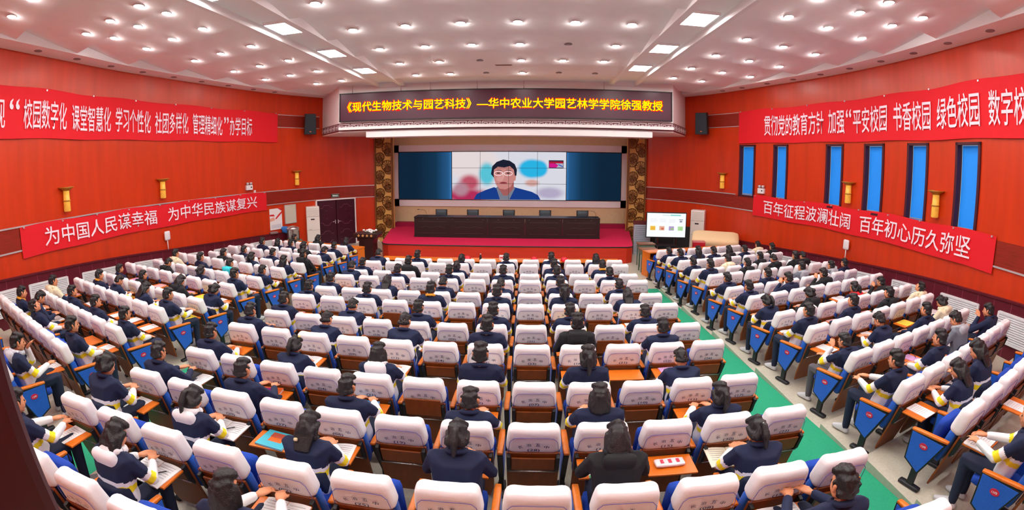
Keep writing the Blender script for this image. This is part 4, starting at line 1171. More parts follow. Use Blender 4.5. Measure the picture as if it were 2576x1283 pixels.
MROW = {
10: [(-4.01, 11.79), (-3.42, 11.82), (-2.83, 11.85), (-2.25, 11.87), (-1.67, 11.9), (-1.1, 11.92), (-0.52, 11.93), (0.05, 11.94), (0.61, 11.95), (1.18, 11.96), (1.74, 11.96), (2.31, 11.96)],
9: [(-3.98, 10.96), (-3.41, 10.95), (-2.84, 10.95), (-2.27, 10.94), (-1.7, 10.94), (-1.14, 10.94), (-0.57, 10.95), (0, 10.95), (0.56, 10.96), (1.13, 10.97), (1.7, 10.99), (2.27, 11.01)],
8: [(-3.99, 9.97), (-3.4, 9.97), (-2.82, 9.97), (-2.24, 9.97), (-1.67, 9.97), (-1.11, 9.98), (-0.54, 9.98), (0.02, 9.99), (0.58, 10.0), (1.14, 10.01), (1.71, 10.02), (2.28, 10.03)],
7: [(-3.99, 9.09), (-3.41, 9.08), (-2.83, 9.07), (-2.26, 9.06), (-1.68, 9.06), (-1.11, 9.06), (-0.54, 9.06), (0.03, 9.07), (0.59, 9.07), (1.16, 9.08), (1.72, 9.09), (2.28, 9.1)],
6: [(-3.99, 8.11), (-3.41, 8.11), (-2.83, 8.1), (-2.25, 8.1), (-1.68, 8.1), (-1.11, 8.1), (-0.54, 8.1), (0.03, 8.1), (0.6, 8.11), (1.17, 8.11), (1.74, 8.12), (2.31, 8.13)],
5: [(-4.01, 7.19), (-3.42, 7.18), (-2.83, 7.18), (-2.25, 7.17), (-1.67, 7.17), (-1.1, 7.16), (-0.53, 7.16), (0.04, 7.16), (0.61, 7.17), (1.18, 7.17), (1.75, 7.18), (2.32, 7.19)],
4: [(-4.01, 6.23), (-3.41, 6.21), (-2.82, 6.2), (-2.24, 6.19), (-1.66, 6.18), (-1.09, 6.18), (-0.52, 6.18), (0.05, 6.18), (0.62, 6.18), (1.19, 6.19), (1.77, 6.2), (2.36, 6.21)],
3: [(-4.05, 5.3), (-3.45, 5.28), (-2.85, 5.26), (-2.26, 5.25), (-1.67, 5.24), (-1.09, 5.24), (-0.52, 5.24), (0.06, 5.24), (0.63, 5.25), (1.2, 5.26), (1.78, 5.27), (2.35, 5.29)],
2: [(-4.04, 4.31), (-3.44, 4.29), (-2.84, 4.27), (-2.25, 4.26), (-1.66, 4.25), (-1.08, 4.24), (-0.5, 4.24), (0.08, 4.24), (0.65, 4.24), (1.22, 4.25), (1.78, 4.26), (2.34, 4.27)],
1: [(-4.1, 3.38), (-3.47, 3.36), (-2.85, 3.34), (-2.25, 3.33), (-1.66, 3.32), (-1.08, 3.31), (-0.5, 3.31), (0.07, 3.31), (0.65, 3.32), (1.22, 3.32), (1.81, 3.34), (2.4, 3.35)],
0: [(-4.18, 2.45), (-3.55, 2.43), (-2.92, 2.41), (-2.31, 2.39), (-1.7, 2.38), (-1.1, 2.38), (-0.5, 2.38), (0.09, 2.38), (0.68, 2.39), (1.26, 2.4), (1.84, 2.42), (2.42, 2.43)]}
MROW[-1] = [(x * 1.02 + (.06 if i > 9 else 0), y - .9 + (.06 if i > 9 else 0)) for i, (x, y) in enumerate(MROW[0])]
RPAR = {11: [4.119, 13.381, .55, .145, 6], 10: [4.143, 12.419, .552, .138, 7], 9: [4.172, 11.477, .551, .145, 7], 8: [4.172, 10.45, .544, .145, 7], 7: [4.229, 9.527, .553, .144, 8], 6: [4.217, 8.464, .554, .151, 8],
        5: [4.234, 7.501, .562, .159, 8], 4: [4.273, 6.543, .551, .146, 8], 3: [4.306, 5.604, .571, .155, 7], 2: [4.315, 4.561, .552, .156, 7], 1: [4.236, 3.503, .557, .172, 7], 0: [4.271, 2.628, .564, .163, 7], -1: [4.29, 1.67, .564, .163, 4]}
LPAR = {11: [-5.909, 13.362, -.551, .124, 6], 10: [-5.869, 12.319, -.563, .126, 7], 9: [-5.893, 11.399, -.563, .131, 7], 8: [-5.88, 10.4, -.571, .135, 7], 7: [-5.905, 9.43, -.563, .131, 8], 6: [-5.967, 8.502, -.551, .118, 8],
        5: [-5.974, 7.498, -.566, .128, 8], 4: [-5.93, 6.441, -.574, .138, 8], 3: [-6.061, 5.543, -.573, .141, 7], 2: [-6.034, 4.532, -.56, .137, 7], 1: [-6.042, 3.512, -.583, .154, 7], 0: [-6.072, 2.542, -.583, .154, 4]}
RROW = {k: [(v[0] + i * v[2], v[1] + i * v[3]) for i in range(v[4])] for k, v in RPAR.items()}
LROW = {k: [(v[0] + i * v[2], v[1] + i * v[3]) for i in range(v[4])] for k, v in LPAR.items()}
BLOCK = {'M': (MROW, 0.0), 'R': (RROW, .266), 'L': (LROW, -.236)}
ROWZ = {11: 0, 10: 0, 9: .1, 8: .1, 7: .2, 6: .2, 5: .3, 4: .3, 3: .39, 2: .39, 1: .48, 0: .57, -1: .65}
BNAME = {'M': 'middle block', 'R': 'window-side block', 'L': 'door-side block'}
def row_no(blk, k): return (10 if blk == 'M' else 11) - k
def seat_words(blk, k, i):
    return '%s seat from %s, %s row from stage, %s' % (ORD[i], 'the door side' if blk == 'M' else 'the aisle', ORD[row_no(blk, k)], BNAME[blk])

# who sits where: block, row, seat, height offset (cm), hair, outfit, pose
PEOPLE = """M9.0 1 s U w;M9.2 1 s U l;M8.2 7 s D l;M8.0 -1 s U t;M7.0 -1 s U w;M9.4 -7 u U t;M8.4 -3 u U t;M7.4 -1 s U l;M7.2 -3 s U t;M9.6 -3 s U t;M7.6 1 s U t;M6.2 -5 l U w;M6.0 -3 s U t;M5.0 -5 s U t;M5.2 -3 s U l
M5.4 3 s Y l;M6.4 -5 s U w;M6.6 -5 s U w;M5.6 1 s N l;M4.0 -1 s U t;M4.2 -7 s U w;M4.4 1 s U t;M4.6 1 s U l;M3.4 -1 s U w;M3.2 -7 s U w;M3.6 5 s U l;M2.6 9 s U l;M2.4 1 b H t;M2.2 -7 p U w;M9.8 1 s N l;M8.8 5 s U l;M7.8 1 s U t
M9.10 -3 l N t;M8.10 3 s Y t;M7.10 -3 s U t;M6.8 3 s U l;M5.8 3 p U l;M6.10 -3 s U t;M5.10 -7 l U w;M4.8 1 s U t;M3.8 9 s D l;M4.10 -3 s U t;M3.10 -1 s U t;M2.8 7 p U l;M2.10 -7 s U w;M1.4 -3 s U t;M1.6 -7 s U t;M0.4 -7 l U w;M0.6 -1 p N w;M1.8 -1 b Y t;M1.10 -7 p U t;M0.8 -1 b D w;M0.10 -8 p U w;M-1.10 3 s N t;M0.2 -5 p H w;M-1.2 -1 l H w;M-1.4 1 b U t;M1.0 -1 s N t;M1.2 -1 s N t;M3.0 -1 s N t;M2.0 1 s U t;M0.0 7 u U w;M-1.0 -1 s U t
R10.0 -3 s U t;R9.0 1 s U t;R9.1 6 l U l;R9.2 1 s U t;R9.3 1 b D t;R9.4 -1 s U l;R10.6 -1 s C l;R8.0 -1 s U t;R7.0 5 s U l;R8.2 -1 s C t;R7.2 -1 s D l;R6.0 -1 s U t;R5.0 -3 s U t;R9.6 -1 s D l;R8.4 -1 s D l;R7.4 1 s D w;R7.5 6 s D l;R7.6 1 s D w;R6.4 5 s G l;R6.2 -1 s U l;R5.2 3 s N c;R5.4 1 s D c;R6.6 -3 s G l;R6.7 -2 s N l
R4.0 -6 p U w;R4.2 -5 u D w;R4.4 -5 p R l;R3.2 1 s N l;R3.0 1 s U l;R4.6 -6 s D c;R3.4 -1 s D l;R3.6 -3 s C b;R2.2 -1 s U w;R2.4 -1 s N l;R2.6 -8 u C w;R1.4 4 s G w;R1.6 -1 s N c;R1.2 1 s U l;R0.2 6 l U w;R2.0 -10 s UG c;R1.0 -1 s U t;R0.1 -5 l U w;R-1.0 0 s U t
L11.4 -5 s D t;L11.2 -1 p D l;L11.0 -3 l U t;L9.4 5 s U l;L10.4 -3 l U l;L10.3 -3 s U l;L9.1 5 u D l;L10.0 1 s U t;L9.0 -6 s U w;L8.0 6 s D l;L8.2 -1 s U t;L7.2 -3 p U l;L7.0 -1 l U l;L6.0 -5 s U t;L6.6 5 s C l;L6.4 6 s N l;L7.4 -3 s D l;L8.4 -3 s U l;L6.2 1 s T t;L5.2 -5 u U l;L5.0 1 s U l;L4.2 -3 l D w;L4.0 -6 u U w
L3.0 1 s U t;L5.5 -6 s D w;L4.6 -6 s U l;L4.4 -7 s D l;L3.5 -3 s Y t;L3.4 -8 s U w;L3.2 -6 l U w;L2.4 -3 s N l;L2.2 -3 s U l;L2.0 -3 s U l;L2.6 1 s C l;L1.4 -1 s N w;L1.5 -1 s Y t;L1.3 -3 s U b;L1.0 3 s U l;L0.0 1 s K c"""
SIT = {}
for tok in PEOPLE.replace('\n', ';').split(';'):
    a = tok.split(); blk = a[0][0]; k, i = a[0][1:].split('.')
    SIT[(blk, int(k), int(i))] = (float(a[1]) / 100, a[2], a[3], a[4])
RAISED = {('M', 2, 5), ('M', 4, 9), ('M', 5, 3), ('R', 3, 3), ('R', 2, 1), ('R', 2, 0)}
OPEN_EXTRA = {('M', 1, 3), ('M', 1, 9), ('M', 3, 9), ('M', 3, 4), ('R', 1, 1), ('R', 1, 0), ('R', 0, 2), ('L', 3, 1), ('L', 5, 1), ('L', 2, 1)}
NUMBER = {('M', 0, 4): 2, ('M', 0, 5): 25, ('M', 1, 2): 20, ('M', 1, 4): 6, ('M', 1, 5): 19, ('M', 1, 6): 5, ('M', 1, 7): 28, ('M', 1, 8): 11, ('M', 1, 9): 15, ('M', 1, 10): 30, ('M', 1, 11): 22,
          ('M', 2, 2): 23, ('M', 2, 4): 21, ('M', 2, 5): 20, ('M', 2, 6): 22, ('M', 2, 7): 7, ('M', 2, 8): 20, ('M', 2, 9): 10, ('M', 2, 10): 11, ('M', 2, 11): 17, ('M', 3, 0): 13, ('M', 3, 4): 12, ('M', 3, 5): 24, ('M', 3, 7): 23,
          ('M', 3, 9): 21, ('M', 3, 10): 23, ('M', 3, 11): 26, ('M', 4, 2): 12, ('M', 4, 3): 13, ('M', 4, 4): 4, ('M', 4, 5): 9, ('M', 4, 7): 21, ('M', 4, 9): 17, ('M', 5, 1): 7, ('M', 5, 4): 26, ('M', 5, 5): 23, ('M', 5, 7): 24, ('M', 5, 9): 25, ('M', 5, 10): 3,
          ('M', 7, 2): 1, ('M', 7, 3): 4, ('M', 7, 5): 2, ('M', 7, 7): 5, ('M', 7, 9): 11, ('M', 9, 7): 10}
TRAY_STATE = {}
seat_count = 0
def sit_world(blk, k, i):
    (x, y), rz = BLOCK[blk][0][k][i], BLOCK[blk][1]
    return Matrix.Translation((x, y, ROWZ[k])) @ Matrix.Rotation(rz, 4, 'Z')
for blk in 'MRL':
    rows, rz = BLOCK[blk]
    for k in sorted(rows, reverse=True):
        n = len(rows[k])
        order = sorted(range(n), key=lambda i: rows[k][i][0])
        bd = None
        for i in range(n):
            if blk == 'M' and k == -1 and 4 < i < 10 and i != 10: continue      # below the lower edge of the photograph
            x, y = rows[k][i]
            root = empty('auditorium_seat', (x, y, ROWZ[k]), rz)
            tag(root, 'white-covered blue %s' % seat_words(blk, k, i), 'seat', 'white-covered seats of the ' + BNAME[blk])
            cv = link('cover', ME_COVER, root)
            if y < 9.6: link('piping', ME_PIPE, cv)
            link('print', ME_PRINT, cv)
            nn = NUMBER.get((blk, k, i), 1 + (i * 7 + k * 5 + (0 if blk == 'M' else 3)) % 28)
            link('seat_number', num_mesh(nn), cv)
            link('backrest', ME_BACK, root); link('back_panel', ME_PANEL, root)
            occ = (blk, k, i) in SIT
            link('seat_cushion', ME_SEATD if occ else ME_SEATU, root)
            behind = (blk, k - 1, i) in SIT
            st = 'raised' if (blk, k, i) in RAISED else 'open' if behind or (blk, k, i) in OPEN_EXTRA else 'folded'
            TRAY_STATE[(blk, k, i)] = st
            t = link('writing_tablet', {'raised': ME_TRR, 'open': ME_TRD, 'folded': ME_TRF}[st], root)
            if st == 'open': t['label'] = 'orange writing tablet folded out flat'
            for m in ME_BRK: link('tablet_bracket', m, root)
            link('tablet_rod', ME_ROD, root)
            sides = []
            if i == order[0] or True: sides.append((ARML, -.2885, -1, i == order[0]))
            if i == order[-1]: sides.append((ARMR, .2885, 1, True))
            for am, ax, sg, end in sides:
                link('armrest', am[0], root); sp = link('side_panel', am[1], root); link('foot', am[2], root)
                if end and ((blk == 'R' and sg < 0) or (blk == 'L' and sg > 0)):
                    if bd is None: bd = badge_mesh(ax + sg * .027, sg, '%d排' % (row_no(blk, k) + 1))
                    bo = link('row_badge', bd[0], sp); link('row_number', bd[1], sp)
            seat_count += 1

# ---------------------------------------------------------------- students
def hull_into(bm, spheres, sub=1):
    vs = []
    for c, r in spheres:
        rr = r if isinstance(r, (tuple, list)) else (r, r, r)
        q = bmesh.ops.create_icosphere(bm, subdivisions=sub, radius=1.0)
        for v in q['verts']: v.co = Vector((v.co.x * rr[0], v.co.y * rr[1], v.co.z * rr[2])) + Vector(c)
        vs += q['verts']
    if len(spheres) > 1:
        h = bmesh.ops.convex_hull(bm, input=vs)
        dead = [e for e in h['geom_interior'] + h['geom_unused'] if isinstance(e, bmesh.types.BMVert)]
        # faces of the original spheres that are inside the hull
        bmesh.ops.delete(bm, geom=list(set(dead)), context='VERTS')

def remesh(hulls, name, vox, sm=2, sub=1):
    bm = bmesh.new()
    for h in hulls: 
        b2 = bmesh.new(); hull_into(b2, h, sub)
        bmesh.ops.recalc_face_normals(b2, faces=b2.faces[:])
        tm = bpy.data.meshes.new('t'); b2.to_mesh(tm); b2.free(); bm.from_mesh(tm); bpy.data.meshes.remove(tm)
    me = bpy.data.meshes.new('t'); bm.to_mesh(me); bm.free()
    ob = bpy.data.objects.new('t', me); COL.objects.link(ob)
    r = ob.modifiers.new('r', 'REMESH'); r.mode = 'VOXEL'; r.voxel_size = vox; r.use_smooth_shade = True
    s = ob.modifiers.new('s', 'SMOOTH'); s.factor = .5; s.iterations = sm
    bpy.context.view_layer.update()
    out = evaluated(ob, name)
    bpy.data.objects.remove(ob); bpy.data.meshes.remove(me)
    out.polygons.foreach_set('use_smooth', [True] * len(out.polygons))
    out.materials.clear()
    return out

V = Vector
def pose(kind):
    """joints in the seat frame (seat origin on the floor under the cover, facing +y)."""
    P = dict(pel=V((0, .37, .545)), waist=V((0, .33, .70)), chest=V((0, .275, .88)), neck=V((0, .245, 1.0)), head=V((0, .262, 1.115)), pitch=0.0, yaw=0.0,
             sh=[V((-.165, .255, .945)), V((.165, .255, .945))], el=[V((-.235, .40, .73)), V((.235, .40, .73))], wr=[V((-.09, .60, .66)), V((.09, .60, .66))])
    if kind == 't':     # hands on the writing tablet
        P.update(neck=V((0, .275, .995)), head=V((0, .30, 1.105)), pitch=-.12, wr=[V((-.10, .685, .735)), V((.11, .68, .735))], el=[V((-.24, .45, .74)), V((.24, .45, .74))])
    if kind == 'w':     # bent over the tablet, writing
        P.update(waist=V((0, .36, .70)), chest=V((0, .40, .87)), neck=V((0, .445, .975)), head=V((0, .50, 1.07)), pitch=-.55, sh=[V((-.165, .42, .925)), V((.165, .42, .925))],
                 el=[V((-.25, .53, .72)), V((.25, .53, .72))], wr=[V((-.08, .71, .735)), V((.10, .70, .735))])
    if kind == 'c':     # chin resting on a hand
        P.update(neck=V((0, .30, .985)), head=V((-.01, .335, 1.09)), pitch=-.15, el=[V((-.21, .53, .74)), V((.24, .43, .72))], wr=[V((-.085, .475, .965)), V((.08, .66, .735))])
    if kind == 'b':     # head tipped back
        P.update(neck=V((0, .235, .99)), head=V((0, .215, 1.10)), pitch=.45)
    return P

def head_matrix(P):
    return Matrix.Translation(P['head']) @ Matrix.Rotation(P['yaw'], 4, 'Z') @ Matrix.Rotation(P['pitch'], 4, 'X')

def head_hulls(M):
    T = lambda p: M @ V(p)
    return [[(T((0, -.008, .022)), (.076, .094, .092))],
            [(T((0, .062, .045)), .036), (T((.042, .045, -.02)), .03), (T((-.042, .045, -.02)), .03), (T((0, .066, -.088)), .022), (T((.048, .0, -.055)), .024), (T((-.048, .0, -.055)), .024), (T((0, -.02, .0)), .06)],
            [(T((0, .09, .018)), .009), (T((0, .112, -.022)), .013), (T((.016, .095, -.026)), .009), (T((-.016, .095, -.026)), .009)],
            [(T((.02, .088, -.054)), .008), (T((-.02, .088, -.054)), .008), (T((0, .094, -.052)), .009)],
            [(T((.032, .082, .024)), .011), (T((-.032, .082, .024)), .011)],
            [(T((.079, -.006, .012)), (.011, .02, .02)), (T((.079, -.002, -.02)), (.011, .013, .013))],
            [(T((-.079, -.006, .012)), (.011, .02, .02)), (T((-.079, -.002, -.02)), (.011, .013, .013))]]

def hand_hulls(w, d, side, curl=.5):
    """palm, four fingers of different lengths and a thumb from the side of the palm. d: direction of the forearm."""
    d = d.normalized(); up = V((0, 0, 1)); lat = d.cross(up).normalized(); nrm = lat.cross(d).normalized()
    H = [[(w, .024), (w + d * .035 + lat * .025, .016), (w + d * .035 - lat * .025, .016), (w + d * .085 + lat * .031, .0125), (w + d * .085 - lat * .031, .0125)]]
    for j, (o, L) in enumerate(((.031, .062), (.011, .074), (-.010, .070), (-.031, .054))):
        a = w + d * .088 + lat * (o * side); dd = d.copy()
        for q, f in enumerate((.45, .32, .23)):
            dd = (dd - nrm * (curl * (.35 + .35 * q))).normalized()
            e = a + dd * L * f; H.append([(a, .0085 - .0008 * q), (e, .0078 - .0008 * q)]); a = e
    a = w + d * .03 + lat * (.028 * side)
    e = a + (d * .7 + lat * side * .75 - nrm * .2).normalized() * .036; H.append([(a, .0115), (e, .0095)])
    f = e + (d * .95 + lat * side * .15 - nrm * .35).normalized() * .03; H.append([(e, .0095), (f, .008)])
    return H

LEGS = dict(hip=[V((-.095, .40, .535)), V((.095, .40, .535))], kn=[V((-.115, .735, .545)), V((.115, .735, .545))], an=[V((-.12, .70, .10)), V((.12, .70, .10))], toe=[V((-.13, .86, .035)), V((.13, .86, .035))])
def body_hulls(P, g=0.0, arms=True, legs=True, head=True, hands=True):
    H = []
    pel, wa, ch, ne = P['pel'], P['waist'], P['chest'], P['neck']
    X = V((1, 0, 0))
    trunk = [[(pel - X * .085, .10 + g), (pel + X * .085, .10 + g)], [(wa - X * .075, .095 + g), (wa + X * .075, .095 + g)], [(ch - X * .095, .10 + g), (ch + X * .095, .10 + g)]]
    for a, c in zip(trunk, trunk[1:]): H.append(a + c)
    H.append(trunk[2] + [(P['sh'][0], .058 + g), (P['sh'][1], .058 + g)])
    H.append([(P['sh'][0] + V((.03, 0, .012)), .045 + g), (P['sh'][1] - V((.03, 0, -.012)), .045 + g), (ne + V((0, 0, -.03)), .056 + g * .6)])
    if head:
        H.append([(ne + V((0, 0, -.03)), .05), (P['head'] + (ne - P['head']) * .45 + V((0, -.012, 0)), .048)])
        H += head_hulls(head_matrix(P))
    if arms:
        for i in (0, 1):
            s, e, w = P['sh'][i], P['el'][i], P['wr'][i]
            H.append([(s, .052 + g), (e, .040 + g)]); H.append([(e, .040 + g), (w - (w - e).normalized() * (.0 if g == 0 else .02), .027 + g)])
            if hands: H += hand_hulls(w + (w - e).normalized() * .012, (w - e) if (w - e).z < .15 else V((.35, .45, .55)), -1 if i == 0 else 1, .5)
    if legs:
        for i in (0, 1):
            H.append([(LEGS['hip'][i], .088 + g), (LEGS['kn'][i], .06 + g)]); H.append([(LEGS['kn'][i], .06 + g), (LEGS['an'][i], .042 + g)])
    return H

def seg_t(p, a, b):
    d = b - a; t = np.clip(((p - a) @ d) / (d @ d), 0, 1); q = a + t[:, None] * d
    return np.linalg.norm(p - q, axis=1), t

def paint_jacket(me, P):
    n = len(me.polygons); c = np.empty(n * 3); me.polygons.foreach_get('center', c); c = c.reshape(-1, 3)
    A = lambda v: np.array(v)
    spine = [A(P['neck']), A(P['chest']), A(P['waist']), A(P['pel'])]
    best = np.full(n, 9.); arc = np.zeros(n); L = 0
    for a, b in zip(spine, spine[1:]):
        dx = c.copy(); dx[:, 0] = np.sign(c[:, 0]) * np.maximum(0, abs(c[:, 0]) - .1)
        d, t = seg_t(dx, a, b); m = d < best; best = np.where(m, d, best); ln = np.linalg.norm(b - a); arc = np.where(m, L + t * ln, arc); L += ln
    best -= .10
    arm = np.full(n, 9.); at = np.zeros(n)
    for i in (0, 1):
        for j, (a, b, r) in enumerate(((P['sh'][i], P['el'][i], .05), (P['el'][i], P['wr'][i], .035))):
            d, t = seg_t(c, A(a), A(b)); d = d - r; m = d < arm; arm = np.where(m, d, arm); at = np.where(m, j + t, at)
    idx = np.where(arc < .21, 0, np.where(arc < .245, 1, np.where(arc < .30, 2, 1)))
    ia = np.where(at < .62, 0, np.where(at < .78, 1, np.where(at < 1.0, 2, 1)))
    idx = np.where((arm < best - .0) & (at > .12), ia, idx)
    me.polygons.foreach_set('material_index', idx.astype(int).tolist())

def hair_mesh(kind, seed):
    H = [[((0, -.020, .036), (.086, .098, .098))], [((-.05, .056, .088), .032), ((.05, .056, .088), .032), ((0, .066, .094), .034), ((0, -.03, .11), .04)],
         [((-.062, -.05, -.02), .03), ((.062, -.05, -.02), .03), ((0, -.075, -.025), .035)], [((-.074, .012, .03), .018), ((-.07, .01, -.005), .012)], [((.074, .012, .03), .018), ((.07, .01, -.005), .012)]]
    if kind != 's': H += [[((-.072, .02, .03), .024), ((-.074, -.01, -.03), .02), ((-.06, -.06, -.05), .03)], [((.072, .02, .03), .024), ((.074, -.01, -.03), .02), ((.06, -.06, -.05), .03)], [((-.05, -.08, -.05), .034), ((.05, -.08, -.05), .034), ((0, -.085, .02), .04)]]
    if kind == 'p': H += [[((0, -.115, .06), .03), ((0, -.14, .045), .028)], [((0, -.14, .045), .030), ((0, -.155, -.04), .034)], [((0, -.155, -.04), .034), ((0, -.13, -.14), .018)]]
    if kind == 'u': H += [[((0, -.125, .035), .044), ((0, -.135, .03), .04)]]
    if kind == 'b': H += [[((-.078, .02, .0), .026), ((-.085, .01, -.09), .022), ((-.06, -.07, -.10), .034), ((0, -.09, -.105), .034), ((.06, -.07, -.10), .034), ((.085, .01, -.09), .022), ((.078, .02, .0), .026), ((0, -.06, .02), .07)]]
    if kind == 'l': H += [[((-.072, -.02, .0), .030), ((-.078, -.03, -.10), .026), ((0, -.09, -.02), .042), ((.072, -.02, .0), .030), ((.078, -.03, -.10), .026)], [((-.06, -.07, -.08), .034), ((.06, -.07, -.08), .034), ((-.05, -.085, -.20), .024), ((.05, -.085, -.20), .024)]]
    me = remesh(H, 'hair', .008, 1)
    a = mesh_co(me); nr = np.empty(len(a) * 3); me.vertices.foreach_get('normal', nr); nr = nr.reshape(-1, 3)
    amt = .0065 if kind == 's' else .004
    dsp = np.array([noise.noise(V((p[0] * 45 + seed, p[1] * 45, p[2] * (28 if kind == 's' else 9)))) for p in a])
    set_co(me, a + nr * (dsp * amt)[:, None]); me.materials.append(M_HAIR)
    return me
HAIR = {k: hair_mesh(k, j * 3.1) for j, k in enumerate('spubl')}
HAIR['s2'] = hair_mesh('s', 21.7)
b = MB(M_EYE); b.rbox((.026, .01, .012), .005, 2); ME_EYE = b.mesh('eye')

POSE = {k: pose(k) for k in 'ltwcb'}
BODY, JACK, TROU = {}, {}, {}
for k, P in POSE.items():
    BODY[k] = remesh(body_hulls(P), 'person', .0085, 2); BODY[k].materials.append(M_SKIN)
    JACK[k] = remesh(body_hulls(P, .016, legs=False, head=False, hands=False), 'jacket', .012, 3); paint_jacket(JACK[k], P)
tr = remesh([h for h in body_hulls(POSE['l'], .014, arms=False, head=False)[:1]] + body_hulls(POSE['l'], .014, arms=False, head=False)[-4:], 'trousers', .013, 3)
for i in range(4): pass
TROU_N = tr; TROU_N.materials.append(M_TROU)
TROU_G = tr.copy(); TROU_G.materials.clear(); TROU_G.materials.append(M_GREYT)
SHOES = []
for i in (0, 1):
    a, t = LEGS['an'][i], LEGS['toe'][i]
    me = remesh([[(a + V((0, -.03, -.055)), .042), (a + V((0, .02, -.02)), .05), (t + V((0, -.03, .005)), (.045, .05, .034)), (t, (.04, .05, .03))]], 'shoe', .012, 1)
    me.materials.append(M_SHOE); SHOES.append(me)
b = MB(M_WHITE); 
def collar_mesh(kind):
    b = MB(M_WHITE)
    n = 16
    if kind == 'hood':
        b.rbox((.25, .10, .19), .05, 5, M=Matrix.Translation((0, -.085, -.045)) @ Matrix.Rotation(.35, 4, 'X'))
        r0, r1 = .085, .032
    else: r0, r1 = .072, .021
    pts = [(r0 * math.cos(a), r0 * .95 * math.sin(a) + .01, -.005 - .035 * math.sin(a)) for a in np.linspace(0, 2 * PI, n + 1)]
    b.tube(pts, r1, 8)
    me = b.mesh(kind); me.materials.clear(); return me
CK = {'stand': collar_mesh('stand'), 'hood': collar_mesh('hood')}
OUT = {  # jacket slots (main, white, stripe), collar kind and colour, words
    'U': (M_NAVY, M_JWHITE, M_YEL, 'stand', M_NAVY, 'navy and white uniform jacket'),
    'UG': (M_NAVY, M_JWHITE, M_YEL, 'stand', M_NAVY, 'jacket and grey trousers'),
    'H': (M_NAVY, M_JWHITE, M_YEL, 'hood', M_JWHITE, 'uniform jacket with white hood'),
    'N': (M_NAVY, M_NAVY, M_NAVY, 'stand', M_NAVY, 'plain navy jacket'),
    'D': (mat('black_jacket_cloth', '#17191f', .85),) * 3 + ('hood', MATS['black_jacket_cloth'], 'black hooded jacket'),
    'Y': (M_NAVY, M_JWHITE, M_YEL, 'stand', mat('orange_collar', '#e0a030', .8), 'navy jacket over yellow collar'),
    'R': (M_NAVY, M_JWHITE, M_YEL, 'hood', mat('red_hood_cloth', '#d81f2c', .8), 'navy jacket over red hood'),
    'T': (M_NAVY, M_JWHITE, M_YEL, 'hood', mat('cyan_hood_cloth', '#35d3e0', .8), 'navy jacket over cyan hood'),
    'C': (mat('cream_hoodie_cloth', '#e9dfc0', .85), M_NAVY, M_NAVY, 'hood', MATS['cream_hoodie_cloth'], 'cream hooded top'),
    'G': (mat('grey_hoodie_cloth', '#6c7380', .85),) * 3 + ('hood', mat('pale_grey_hood', '#a9adb6', .85), 'grey hooded top'),
    'K': (M_NAVY, M_JWHITE, M_YEL, 'hood', mat('mottled_grey_hood', '#b9bcc6', .85, noise_amt=.4, nscale=18), 'jacket with mottled grey hood')}
JV, CV = {}, {}
def jacket_mesh(pz, o):
    if (pz, o) not in JV:
        me = JACK[pz].copy()
        for m in OUT[o][:3]: me.materials.append(m)
        JV[(pz, o)] = me
    return JV[(pz, o)]
def collar(o):
    if o not in CV:
        me = CK[OUT[o][3]].copy(); me.materials.clear(); me.materials.append(OUT[o][4]); CV[o] = me
    return CV[o]
HW = {'s': 'short-haired student', 'p': 'ponytailed student', 'u': 'bun-haired student', 'b': 'bob-haired student', 'l': 'long-haired student'}
def short_seat(blk, k, i): return '%s seat from %s, %s row, %s' % (ORD[i], 'door' if blk == 'M' else 'aisle', ORD[row_no(blk, k)], BNAME[blk])
HAIRDECO = {('M', 0, 6): ('#f0c020', (0, -.105, .06)), ('M', 2, 2): ('#e6d98a', (.06, -.03, .12)), ('M', 0, 2): ('#d22040', (-.07, -.08, -.01)), ('M', 0, 10): ('#e8e8e0', (0, -.13, .06)), ('M', 0, 4): ('#d8c9a0', (-.05, -.11, -.12)), ('M', 0, 0): ('#e8e2d0', (-.06, -.11, .03))}
rnd = random.Random(3)
for (blk, k, i), (dz, hr, of, pz) in SIT.items():
    x, y = BLOCK[blk][0][k][i]; rz = BLOCK[blk][1]
    P = POSE[pz]
    p = bpy.data.objects.new('person', BODY[pz]); COL.objects.link(p)
    p.location = (x, y, ROWZ[k]); p.rotation_euler = (0, 0, rz)
    sc = 1.0 + dz * .75
    p.scale = (1 + (sc - 1) * .3, 1 + (sc - 1) * .3, sc)
    tag(p, '%s in %s, %s' % (HW[hr], OUT[of][5], short_seat(blk, k, i)), 'person', 'students of the ' + BNAME[blk])
    HM = head_matrix(P)
    hk = 's2' if hr == 's' and rnd.random() < .5 else hr
    ho = link('hair', HAIR[hk], p, HM)
    if (blk, k, i) in HAIRDECO:
        c, q = HAIRDECO[(blk, k, i)]
        b = MB(mat('hair_tie' + c, c, .6)); b.rbox((.035, .03, .03), .012, 2, M=Matrix.Translation(q)); b.build('hair_tie', ho)
    for sx_ in (-1, 1): link('eye', ME_EYE, p, HM @ Matrix.Translation((sx_ * .032, .086, .004)))
    link('jacket', jacket_mesh(pz, of), p)
    link('hood' if OUT[of][3] == 'hood' else 'collar', collar(of), p, Matrix.Translation(P['neck'] + V((0, -.012, .012))))
    link('trousers', TROU_G if of == 'UG' else TROU_N, p)
    for m in SHOES: link('shoe', m, p)

